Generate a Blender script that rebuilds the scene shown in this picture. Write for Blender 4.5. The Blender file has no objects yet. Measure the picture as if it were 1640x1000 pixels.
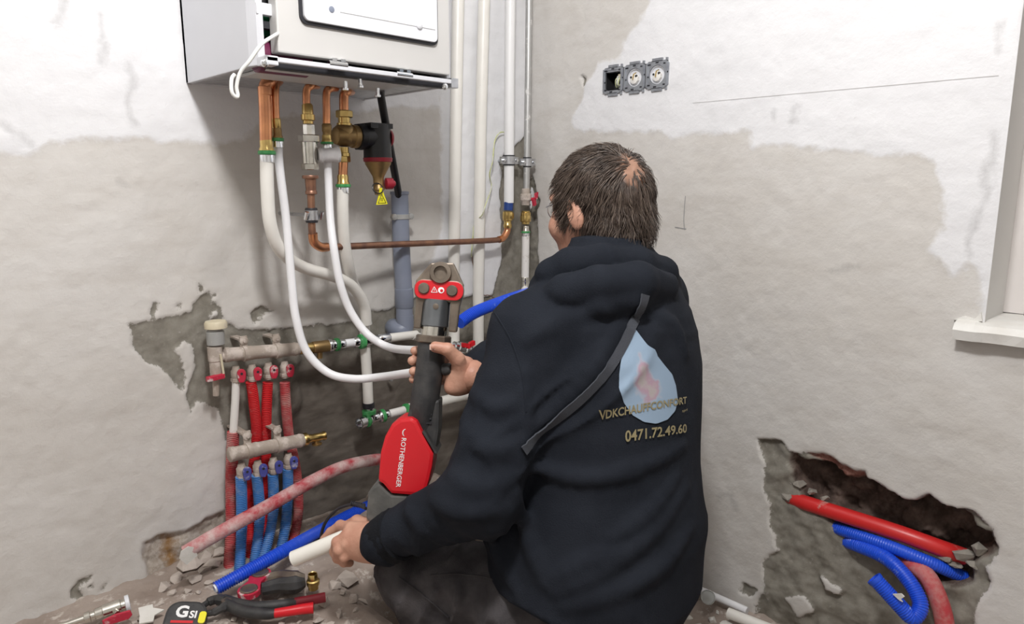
import bpy, bmesh, math, random
import numpy as np
from mathutils import Vector, Matrix
from mathutils.bvhtree import BVHTree

random.seed(7)
S = bpy.context.scene
COL = S.collection

# ------------------------------------------------------------------ camera
FOC = 1130.0                       # focal length in pixels of the 1640 x 1000 frame
PITCH = math.atan(206 / FOC)
YAW = math.atan(1187 / math.hypot(FOC, 206))
HD = np.array([math.cos(YAW), math.sin(YAW), 0.0])
FW = HD * math.cos(PITCH) - np.array([0, 0, 1.0]) * math.sin(PITCH)
RT = np.array([HD[1], -HD[0], 0.0])
UP = np.cross(RT, FW)
CAM = np.array([-1.60, -1.575, 1.10])
cd = bpy.data.cameras.new('camera')
cd.sensor_width = 36.0
cd.lens = FOC / 1640 * 36.0
cd.clip_start = 0.02
cam = bpy.data.objects.new('camera', cd)
cam.matrix_world = Matrix(((RT[0], UP[0], -FW[0], CAM[0]), (RT[1], UP[1], -FW[1], CAM[1]),
                           (RT[2], UP[2], -FW[2], CAM[2]), (0, 0, 0, 1)))
COL.objects.link(cam)
S.camera = cam

# ------------------------------------------------------------------ world, lamp light, exposure
w = bpy.data.worlds.new('night')
w.use_nodes = True
w.node_tree.nodes['Background'].inputs[0].default_value = (0.55, 0.6, 0.7, 1)
w.node_tree.nodes['Background'].inputs[1].default_value = 0.25
S.world = w
LAMP = (-1.28, -1.22, 2.05)
ld = bpy.data.lights.new('ceiling_bulb', 'POINT')
ld.energy = 46
ld.color = (1.0, 0.99, 0.985)
ld.shadow_soft_size = 0.09
lo = bpy.data.objects.new('ceiling_bulb', ld)
lo.location = LAMP
COL.objects.link(lo)
S.view_settings.view_transform = 'Standard'
S.view_settings.look = 'None'
S.view_settings.gamma = 1.0
S.view_settings.use_curve_mapping = False
S.view_settings.exposure = 0.62

# ------------------------------------------------------------------ pixel -> place helpers (a pixel gives a direction)
def ray(x, y): return FW + RT * (x - 820) / FOC + UP * (500 - y) / FOC
def PL(x, y, off=0.0):
    d = ray(x, y); return CAM + d * ((-off - CAM[1]) / d[1])       # on a plane off metres before the left wall
def PR(x, y, off=0.0):
    d = ray(x, y); return CAM + d * ((-off - CAM[0]) / d[0])       # same for the right wall
def PZ(x, y, z):
    d = ray(x, y); return CAM + d * ((z - CAM[2]) / d[2])
def PD(x, y, dep): return CAM + ray(x, y) * dep
def pxm(p): return float(FOC / ((np.array(p) - CAM) @ FW))           # pixels per metre at a point

# ------------------------------------------------------------------ numpy noise
def _hash(ix, iy, iz, s):
    n = (ix.astype(np.int64) * 374761393 + iy.astype(np.int64) * 668265263 + iz.astype(np.int64) * 2147483647 + s * 974634777) & 0xffffffff
    n = ((n ^ (n >> 13)) * 1274126177) & 0xffffffff
    return ((n ^ (n >> 16)) & 0xffff).astype(np.float32) / 65535.0
def vnoise(p, s=0):
    """value noise in -1..1, p (...,3)"""
    f = np.floor(p); t = (p - f).astype(np.float32); t = t * t * (3 - 2 * t)
    x, y, z = f[..., 0], f[..., 1], f[..., 2]
    tx, ty, tz = t[..., 0], t[..., 1], t[..., 2]
    def c(a, b, d): return _hash(x + a, y + b, z + d, s)
    def lx(b, d): return c(0, b, d) * (1 - tx) + c(1, b, d) * tx
    return 2 * ((lx(0, 0) * (1 - ty) + lx(1, 0) * ty) * (1 - tz) + (lx(0, 1) * (1 - ty) + lx(1, 1) * ty) * tz) - 1
def fbm(p, o=4, s=0, g=0.5):
    r = 0; a = 1; n = 0
    for i in range(o):
        r = r + a * vnoise(p * (2.03 ** i), s + i); n += a; a *= g
    return r / n
def sstep(a, b, x):
    t = np.clip((x - a) / (b - a), 0, 1); return t * t * (3 - 2 * t)
def poly_sdf(X, Y, poly):
    """signed distance to a polygon, negative inside"""
    P = np.array(poly, float); d = np.full(X.shape, 1e9); ins = np.zeros(X.shape, bool)
    for i in range(len(P)):
        a = P[i]; b = P[(i + 1) % len(P)]; e = b - a
        wx = X - a[0]; wy = Y - a[1]
        t = np.clip((wx * e[0] + wy * e[1]) / (e @ e + 1e-12), 0, 1)
        d = np.minimum(d, (wx - e[0] * t) ** 2 + (wy - e[1] * t) ** 2)
        c = ((a[1] > Y) != (b[1] > Y)) & (X < (b[0] - a[0]) * (Y - a[1]) / ((b[1] - a[1]) + 1e-12) + a[0])
        ins ^= c
    return np.where(ins, -1, 1) * np.sqrt(d)
def line_dist(X, Y, pts):
    d = np.full(X.shape, 1e9); P = np.array(pts, float)
    for a, b in zip(P[:-1], P[1:]):
        e = b - a; wx = X - a[0]; wy = Y - a[1]
        t = np.clip((wx * e[0] + wy * e[1]) / (e @ e + 1e-12), 0, 1)
        d = np.minimum(d, (wx - e[0] * t) ** 2 + (wy - e[1] * t) ** 2)
    return np.sqrt(d)

# ------------------------------------------------------------------ materials
def mat(name, col, rough=0.6, metal=0.0, var=None, dirt=None, bump=None, spec=0.5, trans=0.0, sheen=0.0, scale=30.0, coat=0.0):
    """var: colour to mix by noise; dirt: (colour, noise scale, threshold); bump: (scale, strength)"""
    m = bpy.data.materials.new(name); m.use_nodes = True
    nt = m.node_tree; N = nt.nodes; K = nt.links
    b = N['Principled BSDF']
    b.inputs['Roughness'].default_value = rough; b.inputs['Metallic'].default_value = metal
    b.inputs['Specular IOR Level'].default_value = spec
    b.inputs['Base Color'].default_value = (*col, 1)
    b.inputs['Transmission Weight'].default_value = trans
    b.inputs['Sheen Weight'].default_value = sheen
    b.inputs['Coat Weight'].default_value = coat
    tc = N.new('ShaderNodeTexCoord')
    out = None
    if var is not None:
        nz = N.new('ShaderNodeTexNoise'); nz.inputs['Scale'].default_value = scale; nz.inputs['Detail'].default_value = 5
        K.new(tc.outputs['Object'], nz.inputs['Vector'])
        rp = N.new('ShaderNodeValToRGB'); rp.color_ramp.elements[0].position = .35; rp.color_ramp.elements[1].position = .68
        rp.color_ramp.elements[0].color = (*col, 1); rp.color_ramp.elements[1].color = (*var, 1)
        K.new(nz.outputs['Fac'], rp.inputs[0]); out = rp.outputs[0]
    if dirt is not None:
        nz = N.new('ShaderNodeTexNoise'); nz.inputs['Scale'].default_value = dirt[1]; nz.inputs['Detail'].default_value = 8
        nz.inputs['Roughness'].default_value = .7
        K.new(tc.outputs['Object'], nz.inputs['Vector'])
        mr = N.new('ShaderNodeMapRange'); mr.inputs[1].default_value = dirt[2]; mr.inputs[2].default_value = dirt[2] + (dirt[3] if len(dirt) > 3 else .08)
        K.new(nz.outputs['Fac'], mr.inputs[0])
        mx = N.new('ShaderNodeMix'); mx.data_type = 'RGBA'
        mx.inputs[6].default_value = (*col, 1); mx.inputs[7].default_value = (*dirt[0], 1)
        if out is not None: K.new(out, mx.inputs[6])
        K.new(mr.outputs[0], mx.inputs[0]); out = mx.outputs[2]
        rr = N.new('ShaderNodeMapRange'); rr.inputs[3].default_value = rough; rr.inputs[4].default_value = .9
        K.new(mr.outputs[0], rr.inputs[0]); K.new(rr.outputs[0], b.inputs['Roughness'])
        if metal:
            rm = N.new('ShaderNodeMapRange'); rm.inputs[3].default_value = metal; rm.inputs[4].default_value = 0
            K.new(mr.outputs[0], rm.inputs[0]); K.new(rm.outputs[0], b.inputs['Metallic'])
    if out is not None: K.new(out, b.inputs['Base Color'])
    if bump is not None:
        nz = N.new('ShaderNodeTexNoise'); nz.inputs['Scale'].default_value = bump[0]; nz.inputs['Detail'].default_value = 6
        K.new(tc.outputs['Object'], nz.inputs['Vector'])
        bp = N.new('ShaderNodeBump'); bp.inputs['Strength'].default_value = bump[1]; bp.inputs['Distance'].default_value = .004
        K.new(nz.outputs['Fac'], bp.inputs['Height']); K.new(bp.outputs[0], b.inputs['Normal'])
    return m

DUST = (.52, .47, .42)
M = dict(
    casing=mat('white_enamel', (.66, .67, .705), .35, var=(.63, .64, .675), scale=6),
    panel=mat('light_grey_plastic', (.565, .555, .54), .5),
    plate=mat('white_plastic', (.72, .73, .765), .35),
    gasket=mat('black_rubber', (.02, .02, .025), .5),
    steel=mat('galvanised_steel', (.62, .63, .65), .32, .9, var=(.45, .46, .48), scale=60),
    nickel=mat('nickel', (.78, .76, .70), .2, 1.0, var=(.6, .58, .52), scale=50),
    chrome=mat('chrome', (.80, .82, .84), .12, 1.0),
    copper=mat('copper', (.78, .36, .18), .28, 1.0, var=(.55, .24, .13), scale=25),
    oldcopper=mat('tarnished_copper', (.36, .19, .12), .42, .85, var=(.22, .12, .09), scale=40),
    brass=mat('brass', (.70, .52, .20), .28, 1.0, var=(.55, .38, .14), scale=40),
    oldbrass=mat('dull_brass', (.36, .24, .10), .42, .8, var=(.26, .17, .08), scale=35),
    cream=mat('cream_pipe_plastic', (.80, .78, .73), .38, var=(.76, .74, .69), scale=18, dirt=(DUST, 14, .66)),
    white=mat('white_pipe_plastic', (.83, .83, .85), .3, var=(.79, .79, .81), scale=14),
    dustwhite=mat('dusty_white_pipe', (.78, .76, .73), .45, dirt=(DUST, 20, .55)),
    painted=mat('white_painted_pipe', (.80, .80, .80), .4, dirt=((.25, .24, .23), 45, .70)),
    greypvc=mat('blue_grey_pvc', (.235, .26, .33), .42, var=(.20, .225, .29), scale=12, dirt=((.42, .42, .43), 16, .68)),
    black=mat('black_plastic', (.012, .012, .014), .38),
    matblack=mat('scuffed_black_plastic', (.025, .025, .027), .55, var=(.05, .048, .047), scale=40, dirt=((.22, .20, .18), 35, .68), bump=(150, .2)),
    green=mat('green_press_ring', (.03, .26, .07), .4, var=(.10, .40, .14), scale=90),
    redtube=mat('red_corrugated_plastic', (.62, .02, .025), .42, dirt=((.55, .30, .27), 28, .56, .25)),
    pinktube=mat('dusty_red_corrugated_plastic', (.50, .05, .06), .55, dirt=((.50, .30, .27), 26, .42, .30)),
    bluetube=mat('blue_corrugated_plastic', (.014, .085, .68), .38, dirt=((.32, .42, .68), 34, .62)),
    paleblue=mat('dusty_blue_corrugated_plastic', (.06, .22, .56), .5, dirt=((.27, .37, .53), 30, .46, .25)),
    plasterred=mat('plaster_smeared_red_plastic', (.42, .035, .05), .5, dirt=((.60, .48, .46), 20, .36, .28), bump=(60, .3)),
    redpipe=mat('red_smooth_plastic', (.60, .025, .025), .35, dirt=((.50, .30, .26), 18, .62)),
    lever_r=mat('dusty_red_lever', (.48, .02, .05), .45, dirt=((.60, .50, .49), 40, .56)),
    lever_b=mat('dusty_blue_lever', (.06, .07, .30), .45, dirt=((.42, .42, .50), 40, .55)),
    manifold=mat('plaster_dusted_metal', (.36, .30, .25), .75, .1, var=(.46, .40, .35), scale=18, dirt=((.56, .49, .44), 20, .50), bump=(70, .4)),
    capcream=mat('cream_cap_plastic', (.62, .55, .40), .5, dirt=(DUST, 30, .55)),
    greyplast=mat('grey_plastic', (.34, .34, .33), .55, dirt=(DUST, 20, .6)),
    red=mat('red_plastic', (.62, .012, .02), .35, dirt=((.42, .16, .15), 22, .70)),
    brightred=mat('bright_red_plastic', (.66, .01, .02), .3),
    darkred=mat('dark_red_plastic', (.30, .015, .03), .4),
    yellow=mat('yellow_label', (.85, .78, .02), .5),
    ywire=mat('yellow_green_wire', (.58, .62, .26), .45, var=(.66, .66, .58), scale=60),
    wwire=mat('white_wire', (.75, .75, .72), .4),
    tooliron=mat('worn_dark_steel', (.16, .13, .105), .42, .7, var=(.24, .20, .16), scale=35),
    toolgrey=mat('grey_anodised_metal', (.22, .235, .25), .32, .8, var=(.17, .18, .19), scale=20),
    foam=mat('grey_white_foam', (.66, .65, .66), .85, bump=(120, .3)),
    skin=mat('skin', (.56, .31, .22), .5, var=(.46, .22, .15), scale=32, bump=(190, .22), dirt=((.28, .20, .16), 60, .70)),
    battery=mat('dusty_grey_black_plastic', (.085, .083, .078), .7, var=(.13, .125, .115), scale=30, bump=(90, .3)),
    hair=mat('dark_brown_hair', (.052, .036, .028), .42, var=(.105, .076, .060), scale=60),
    hairsheen=mat('painted_hair_sheen', (.19, .145, .115), .38),
    hoodie=mat('navy_fleece_cloth', (.0125, .0148, .0205), .9, var=(.0165, .0193, .0262), scale=14, bump=(420, .25), spec=.12),
    rib=mat('black_rib_knit', (.008, .009, .012), .95, bump=(500, .3), spec=.2),
    jeans=mat('washed_black_denim', (.036, .034, .037), .9, var=(.088, .082, .086), scale=18, bump=(380, .35), spec=.15),
    strap=mat('charcoal_webbing', (.05, .055, .068), .8, bump=(600, .4)),
    gold=mat('gold_print', (.30, .255, .14), .4, .3),
    printblue=mat('pale_blue_print', (.34, .46, .60), .6),
    text=mat('white_print', (.85, .85, .85), .5),
    eye=mat('eye', (.7, .68, .65), .2),
    rubble=mat('plaster_rubble', (.52, .46, .41), .95, var=(.40, .34, .30), scale=30, bump=(60, .6)),
    chip=mat('white_plaster_chip', (.72, .70, .66), .9, var=(.62, .60, .55), scale=20, bump=(80, .4)),
    mortar=mat('grey_mortar', (.25, .23, .20), .95, var=(.34, .31, .27), scale=30, bump=(60, .6)),
    brick=mat('broken_brick', (.24, .085, .06), .95, var=(.33, .14, .10), scale=30, bump=(60, .7)),
    socket=mat('zinc_socket_frame', (.40, .42, .45), .4, .6, var=(.32, .33, .36), scale=80),
    clear=mat('frosted_clear_plastic', (.72, .74, .72), .25, trans=.55),
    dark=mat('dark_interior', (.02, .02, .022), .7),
    circuit=mat('green_circuit_board', (.01, .12, .05), .4),
    purple=mat('maroon_plastic', (.14, .02, .06), .45),
    frame=mat('white_painted_wood', (.74, .70, .68), .5, var=(.70, .66, .64), scale=10),
    glass=mat('window_glass', (.9, .95, .95), .02, trans=1.0),
    sill=mat('chipped_white_sill', (.74, .73, .70), .7, var=(.68, .66, .62), scale=22, bump=(50, .4)),
    concrete=mat('plain_plaster', (.70, .69, .67), .9),
)

# ------------------------------------------------------------------ mesh builder
class MB:
    def __init__(s): s.v = []; s.f = []
    def add(s, v, f):
        o = len(s.v); s.v += [tuple(map(float, p)) for p in v]; s.f += [tuple(i + o for i in q) for q in f]; return s
    def box(s, lo, hi):
        x0, y0, z0 = lo; x1, y1, z1 = hi
        v = [(x0, y0, z0), (x1, y0, z0), (x1, y1, z0), (x0, y1, z0), (x0, y0, z1), (x1, y0, z1), (x1, y1, z1), (x0, y1, z1)]
        return s.add(v, [(0, 3, 2, 1), (4, 5, 6, 7), (0, 1, 5, 4), (1, 2, 6, 5), (2, 3, 7, 6), (3, 0, 4, 7)])
    def obox(s, c, ax, ay, az):
        """oriented box: centre and three half-axis vectors"""
        c, ax, ay, az = (np.array(q, float) for q in (c, ax, ay, az))
        v = [c + i * ax + j * ay + k * az for k in (-1, 1) for j in (-1, 1) for i in (-1, 1)]
        return s.add(v, [(0, 2, 3, 1), (4, 5, 7, 6), (0, 1, 5, 4), (1, 3, 7, 5), (3, 2, 6, 7), (2, 0, 4, 6)])
    def prism(s, poly, o, u, v, n, t):
        """polygon in (u,v) plane at o, extruded t along n"""
        o, u, v, n = (np.array(q, float) for q in (o, u, v, n)); k = len(poly)
        a = [o + u * p[0] + v * p[1] for p in poly]; b = [q + n * t for q in a]
        return s.add(a + b, [tuple(range(k))[::-1], tuple(range(k, 2 * k))] + [(i, (i + 1) % k, k + (i + 1) % k, k + i) for i in range(k)])
    def tube(s, pts, r, seg=14, caps=True, inner=None):
        """sweep a circle of radius r (number or list) along points"""
        P = np.array(pts, float); n = len(P)
        R = np.full(n, r, float) if np.isscalar(r) else np.array(r, float)
        T = np.gradient(P, axis=0); T /= np.linalg.norm(T, axis=1)[:, None] + 1e-12
        a = np.array([0, 0, 1.0]) if abs(T[0][2]) < .9 else np.array([1.0, 0, 0])
        u = np.cross(T[0], a); u /= np.linalg.norm(u); V = []
        for i in range(n):
            u = u - T[i] * (u @ T[i]); u /= np.linalg.norm(u); w_ = np.cross(T[i], u)
            for k in range(seg):
                q = 2 * math.pi * k / seg; V.append(P[i] + R[i] * (u * math.cos(q) + w_ * math.sin(q)))
        F = [(i * seg + k, i * seg + (k + 1) % seg, (i + 1) * seg + (k + 1) % seg, (i + 1) * seg + k) for i in range(n - 1) for k in range(seg)]
        if caps: F += [tuple(range(seg))[::-1], tuple(range((n - 1) * seg, n * seg))]
        return s.add(V, F)
    def lathe(s, o, d, prof, seg=20):
        """profile [(distance along d, radius)...] revolved about the axis o + t d"""
        d = np.array(d, float); d /= np.linalg.norm(d)
        a = np.array([0, 0, 1.0]) if abs(d[2]) < .9 else np.array([1.0, 0, 0])
        u = np.cross(d, a); u /= np.linalg.norm(u); w_ = np.cross(d, u); o = np.array(o, float); V = []
        for t, r in prof:
            for k in range(seg):
                q = 2 * math.pi * k / seg; V.append(o + d * t + max(r, 1e-5) * (u * math.cos(q) + w_ * math.sin(q)))
        n = len(prof)
        F = [(i * seg + k, i * seg + (k + 1) % seg, (i + 1) * seg + (k + 1) % seg, (i + 1) * seg + k) for i in range(n - 1) for k in range(seg)]
        F += [tuple(range(seg))[::-1], tuple(range((n - 1) * seg, n * seg))]
        return s.add(V, F)
    def build(s, name, m, parent=None, smooth=True, bevel=0.0):
        return mk(name, s.v, s.f, m, parent, smooth, bevel)

def mk(name, v, f, m, parent=None, smooth=True, bevel=0.0, recalc=True):
    v = np.array(v, float)
    if parent is not None: o3 = np.array(parent_world(parent))
    else: o3 = np.array([(v[:, 0].min() + v[:, 0].max()) / 2, (v[:, 1].min() + v[:, 1].max()) / 2, v[:, 2].min()])
    me = bpy.data.meshes.new(name); me.from_pydata((v - o3).tolist(), [], [tuple(map(int, q)) for q in f])
    if isinstance(m, str): m = M[m]
    me.materials.append(m)
    if recalc:
        bm = bmesh.new(); bm.from_mesh(me); bmesh.ops.recalc_face_normals(bm, faces=bm.faces)
        if bevel: bmesh.ops.bevel(bm, geom=[e for e in bm.edges if len(e.link_faces) == 2 and e.calc_face_angle() > .6], offset=bevel, segments=2, affect='EDGES', profile=.6, clamp_overlap=True)
        bm.to_mesh(me); bm.free()
    if smooth:
        me.shade_smooth()
        if hasattr(me, 'set_sharp_from_angle'): me.set_sharp_from_angle(angle=math.radians(38))
    o = bpy.data.objects.new(name, me); COL.objects.link(o)
    if parent is not None: o.parent = parent
    else: o.location = o3
    return o
def parent_world(p):
    l = Vector(p.location)
    while p.parent is not None: p = p.parent; l = l + Vector(p.location)
    return l
def tag(o, label, cat, group=None):
    o['label'] = label; o['category'] = cat
    if group: o['group'] = group
    return o
def thing(name, label, cat, loc, group=None):
    o = bpy.data.objects.new(name, None); o.location = tuple(map(float, loc)); o.empty_display_size = .05
    COL.objects.link(o); return tag(o, label, cat, group)
def structure(o): o['kind'] = 'structure'; return o

def spline(pts, n=10):
    """Catmull-Rom through the points"""
    P = [np.array(p, float) for p in pts]; P = [2 * P[0] - P[1]] + P + [2 * P[-1] - P[-2]]; out = []
    for i in range(1, len(P) - 2):
        for k in range(n):
            t = k / n; a, b, c, d = P[i - 1:i + 3]
            out.append(.5 * (2 * b + (c - a) * t + (2 * a - 5 * b + 4 * c - d) * t * t + (3 * b - a - 3 * c + d) * t ** 3))
    out.append(P[-2]); return out
def resample(pts, step):
    P = np.array(pts); L = np.r_[0, np.cumsum(np.linalg.norm(np.diff(P, axis=0), axis=1))]
    n = max(2, int(L[-1] / step) + 1); t = np.linspace(0, L[-1], n)
    return np.stack([np.interp(t, L, P[:, i]) for i in range(3)], 1)
def corrugated(pts, r, pitch=.0036, depth=.12, seg=14):
    p = resample(pts, pitch / 4); i = np.arange(len(p)) % 4
    R = np.where((i == 0) | (i == 1), r, r * (1 - depth)); m = MB(); m.tube(p, R, seg); return m
def hexnut(m, o, d, t, r):
    d = np.array(d, float); d /= np.linalg.norm(d)
    o = np.array(o, float)
    return m.lathe(o, d, [(0, r * .9), (t * .12, r), (t * .88, r), (t, r * .9)], seg=6)
def unit(v): v = np.array(v, float); return v / np.linalg.norm(v)

# ------------------------------------------------------------------ signed-distance modelling (surface nets)
def smin(a, b, k):
    h = np.clip(.5 + .5 * (b - a) / k, 0, 1); return b + (a - b) * h - k * h * (1 - h)
def rcone(P, a, b, ra, rb):
    a = np.array(a, np.float32); b = np.array(b, np.float32); e = b - a
    h = np.clip(((P - a) @ e) / (e @ e + 1e-12), 0, 1)
    return np.linalg.norm(P - a - h[..., None] * e, axis=-1) - (ra + (rb - ra) * h)
def ellip(P, c, r, A=None):
    q = P - np.array(c, np.float32)
    if A is not None: q = q @ np.array(A, np.float32).T
    r = np.array(r, np.float32); k0 = np.linalg.norm(q / r, axis=-1); k1 = np.linalg.norm(q / (r * r), axis=-1)
    return k0 * (k0 - 1) / (k1 + 1e-9)
def chain(P, pts, rs, k=.01):
    d = None
    for i in range(len(pts) - 1):
        c = rcone(P, pts[i], pts[i + 1], rs[i], rs[i + 1]); d = c if d is None else smin(d, c, k)
    return d
def nets(fn, lo, hi, h):
    lo = np.array(lo, float); n = np.ceil((np.array(hi) - lo) / h).astype(int) + 1
    g = [lo[i] + h * np.arange(n[i]) for i in range(3)]
    # coarse pass first: only points near the surface are evaluated exactly
    nc = (n + 2) // 4 + 1; gc = [lo[i] + 4 * h * np.arange(nc[i]) for i in range(3)]
    Fc = fn(np.stack(np.meshgrid(*gc, indexing='ij'), -1).astype(np.float32))
    near = [np.minimum((np.arange(n[i]) + 2) // 4, nc[i] - 1) for i in range(3)]
    F = np.ascontiguousarray(Fc[np.ix_(*near)]).astype(np.float32)
    ix = np.argwhere(np.abs(F) < 6.5 * h)
    for k in range(0, len(ix), 300000):
        q = ix[k:k + 300000]; F[tuple(q.T)] = fn((lo + q * h).astype(np.float32))
    ins = F < 0
    cnt = np.zeros(n - 1, np.int8)
    for a in (0, 1):
        for b in (0, 1):
            for c in (0, 1): cnt += ins[a:n[0] - 1 + a, b:n[1] - 1 + b, c:n[2] - 1 + c]
    act = np.argwhere((cnt > 0) & (cnt < 8)); idx = -np.ones(n - 1, np.int64); idx[tuple(act.T)] = np.arange(len(act))
    acc = np.zeros((len(act), 3)); num = np.zeros(len(act))
    cor = [np.array((a, b, c)) for a in (0, 1) for b in (0, 1) for c in (0, 1)]
    for p in cor:
        for q in cor:
            if (q - p).sum() == 1 and (q >= p).all():
                fa = F[tuple((act + p).T)]; fb = F[tuple((act + q).T)]; cr = (fa < 0) != (fb < 0)
                t = fa / np.where(cr, fa - fb, 1); acc[cr] += (p + (q - p) * t[:, None])[cr]; num[cr] += 1
    V = lo + (act + acc / num[:, None]) * h; Q = []
    for ax in range(3):
        u, v = (ax + 1) % 3, (ax + 2) % 3
        s0 = [slice(None)] * 3; s1 = [slice(None)] * 3; s0[ax] = slice(0, n[ax] - 1); s1[ax] = slice(1, n[ax])
        e = np.argwhere(ins[tuple(s0)] != ins[tuple(s1)])
        e = e[(e[:, u] > 0) & (e[:, v] > 0) & (e[:, u] < n[u] - 1) & (e[:, v] < n[v] - 1)]
        du = np.eye(3, dtype=int)[u]; dv = np.eye(3, dtype=int)[v]
        q = np.stack([idx[tuple((e - du - dv).T)], idx[tuple((e - dv).T)], idx[tuple(e.T)], idx[tuple((e - du).T)]], 1)
        fl = ~ins[tuple(e.T)]; q[fl] = q[fl][:, ::-1]; Q.append(q)
    return V, np.concatenate(Q)
def mkbig(name, V, Q, m, parent=None, attrs=None):
    """fast mesh object from numpy quads (normals already outward)"""
    o3 = np.array(parent_world(parent)) if parent is not None else np.zeros(3)
    me = bpy.data.meshes.new(name); me.vertices.add(len(V)); me.vertices.foreach_set('co', (V - o3).astype(np.float32).ravel())
    me.loops.add(Q.size); me.loops.foreach_set('vertex_index', Q.astype(np.int32).ravel())
    me.polygons.add(len(Q)); me.polygons.foreach_set('loop_start', np.arange(0, Q.size, 4, dtype=np.int32)); me.polygons.foreach_set('loop_total', np.full(len(Q), 4, np.int32))
    me.update(calc_edges=True); me.materials.append(M[m] if isinstance(m, str) else m); me.shade_smooth()
    for k, a in (attrs or {}).items():
        at = me.attributes.new(k, 'FLOAT', 'POINT'); at.data.foreach_set('value', a.astype(np.float32).ravel())
    o = bpy.data.objects.new(name, me); COL.objects.link(o)
    if parent is not None: o.parent = parent
    return o
# ================================================================== the setting
def wall_material():
    m = bpy.data.materials.new('patched_plaster'); m.use_nodes = True
    nt = m.node_tree; N = nt.nodes; K = nt.links; b = N['Principled BSDF']
    b.inputs['Roughness'].default_value = .92; b.inputs['Specular IOR Level'].default_value = .2
    tc = N.new('ShaderNodeTexCoord')
    def noise(sc, det=6, rough=.6, st=None):
        n = N.new('ShaderNodeTexNoise'); n.inputs['Scale'].default_value = sc; n.inputs['Detail'].default_value = det; n.inputs['Roughness'].default_value = rough
        if st:
            mp = N.new('ShaderNodeMapping'); mp.inputs['Scale'].default_value = st; K.new(tc.outputs['Object'], mp.inputs[0]); K.new(mp.outputs[0], n.inputs['Vector'])
        else: K.new(tc.outputs['Object'], n.inputs['Vector'])
        return n.outputs['Fac']
    def math_(op, a, c):
        n = N.new('ShaderNodeMath'); n.operation = op
        for i, v in enumerate((a, c)):
            if isinstance(v, (int, float)): n.inputs[i].default_value = v
            else: K.new(v, n.inputs[i])
        return n.outputs[0]
    def mask(attr, jit, soft, nz):
        a = N.new('ShaderNodeAttribute'); a.attribute_name = attr
        v = math_('ADD', a.outputs['Fac'], math_('MULTIPLY', math_('SUBTRACT', nz, .5), jit))
        r = N.new('ShaderNodeMapRange'); r.inputs[1].default_value = soft; r.inputs[2].default_value = -soft
        K.new(v, r.inputs[0]); return r.outputs[0]
    def mix(f, a, c):
        n = N.new('ShaderNodeMix'); n.data_type = 'RGBA'
        for i, v in ((0, f), (6, a), (7, c)):
            if isinstance(v, tuple): n.inputs[i].default_value = (*v, 1)
            elif isinstance(v, (int, float)): n.inputs[i].default_value = v
            else: K.new(v, n.inputs[i])
        return n.outputs[2]
    def ramp(nz, lo, hi):
        r = N.new('ShaderNodeMapRange'); r.inputs[1].default_value = lo; r.inputs[2].default_value = hi; K.new(nz, r.inputs[0]); return r.outputs[0]
    ragged = noise(28, 8, .65); fine = noise(90, 6, .7); big = noise(2.6, 5, .6); streak = noise(7, 6, .6, (1, 1, 3.2))
    beige = mix(ramp(big, .35, .68), (.585, .557, .522), (.665, .647, .625))
    beige = mix(math_('MULTIPLY', ramp(streak, .48, .75), .45), beige, (.50, .465, .425))
    white = mix(ramp(streak, .45, .75), (.77, .77, .785), (.715, .715, .73))
    cem = mix(ramp(ragged, .35, .65), (.205, .188, .158), (.30, .283, .245))
    cem = mix(math_('MULTIPLY', ramp(fine, .62, .74), .6), cem, (.50, .48, .45))
    cem = mix(mask('dmp', .09, .03, ragged), cem, mix(ramp(streak, .4, .7), (.115, .098, .082), (.20, .175, .15)))
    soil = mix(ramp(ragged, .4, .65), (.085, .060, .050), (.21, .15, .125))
    c = mix(mask('wht', .035, .006, ragged), beige, white)
    c = mix(math_('MULTIPLY', mask('smd', .022, .008, fine), .38), c, (.26, .25, .245))
    c = mix(mask('brk', .03, .006, ragged), c, mix(ramp(fine, .4, .65), (.40, .345, .29), (.58, .53, .48)))
    c = mix(mask('cem', .022, .0016, fine), c, cem)
    c = mix(mask('brn', .02, .008, fine), c, (.30, .17, .07))
    c = mix(mask('brk2', .02, .003, ragged), c, mix(ramp(fine, .4, .6), (.23, .10, .08), (.40, .22, .18)))
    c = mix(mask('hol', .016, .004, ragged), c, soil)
    c = mix(math_('MULTIPLY', ramp(fine, .69, .74), .35), c, (.40, .37, .34))
    K.new(c, b.inputs['Base Color'])
    bp = N.new('ShaderNodeBump'); bp.inputs['Strength'].default_value = .35; bp.inputs['Distance'].default_value = .003
    K.new(math_('ADD', fine, math_('MULTIPLY', ragged, 1.4)), bp.inputs['Height']); K.new(bp.outputs[0], b.inputs['Normal'])
    return m
M['wall'] = wall_material()

def axis_grid(segs):
    out = []
    for a, b, st in segs:
        n = max(1, int(round((b - a) / st))); out.append(np.linspace(a, b, n + 1)[:-1])
    out.append(np.array([segs[-1][1]])); return np.concatenate(out)
def Lp(pts): return [(PL(x, y)[0], PL(x, y)[2]) for x, y in pts]
def Rp(pts): return [(-PR(x, y)[1], PR(x, y)[2]) for x, y in pts]
def usdf(X, Y, polys):
    d = np.full(X.shape, .2)
    for p in polys: d = np.minimum(d, poly_sdf(X, Y, p))
    return d
def warp(A, B, amp, sc, seed):
    p = np.stack([A * sc, B * sc, np.zeros_like(A) + seed], -1)
    return A + amp * fbm(p, 4, seed), B + amp * fbm(p + 31.7, 4, seed + 5)

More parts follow.
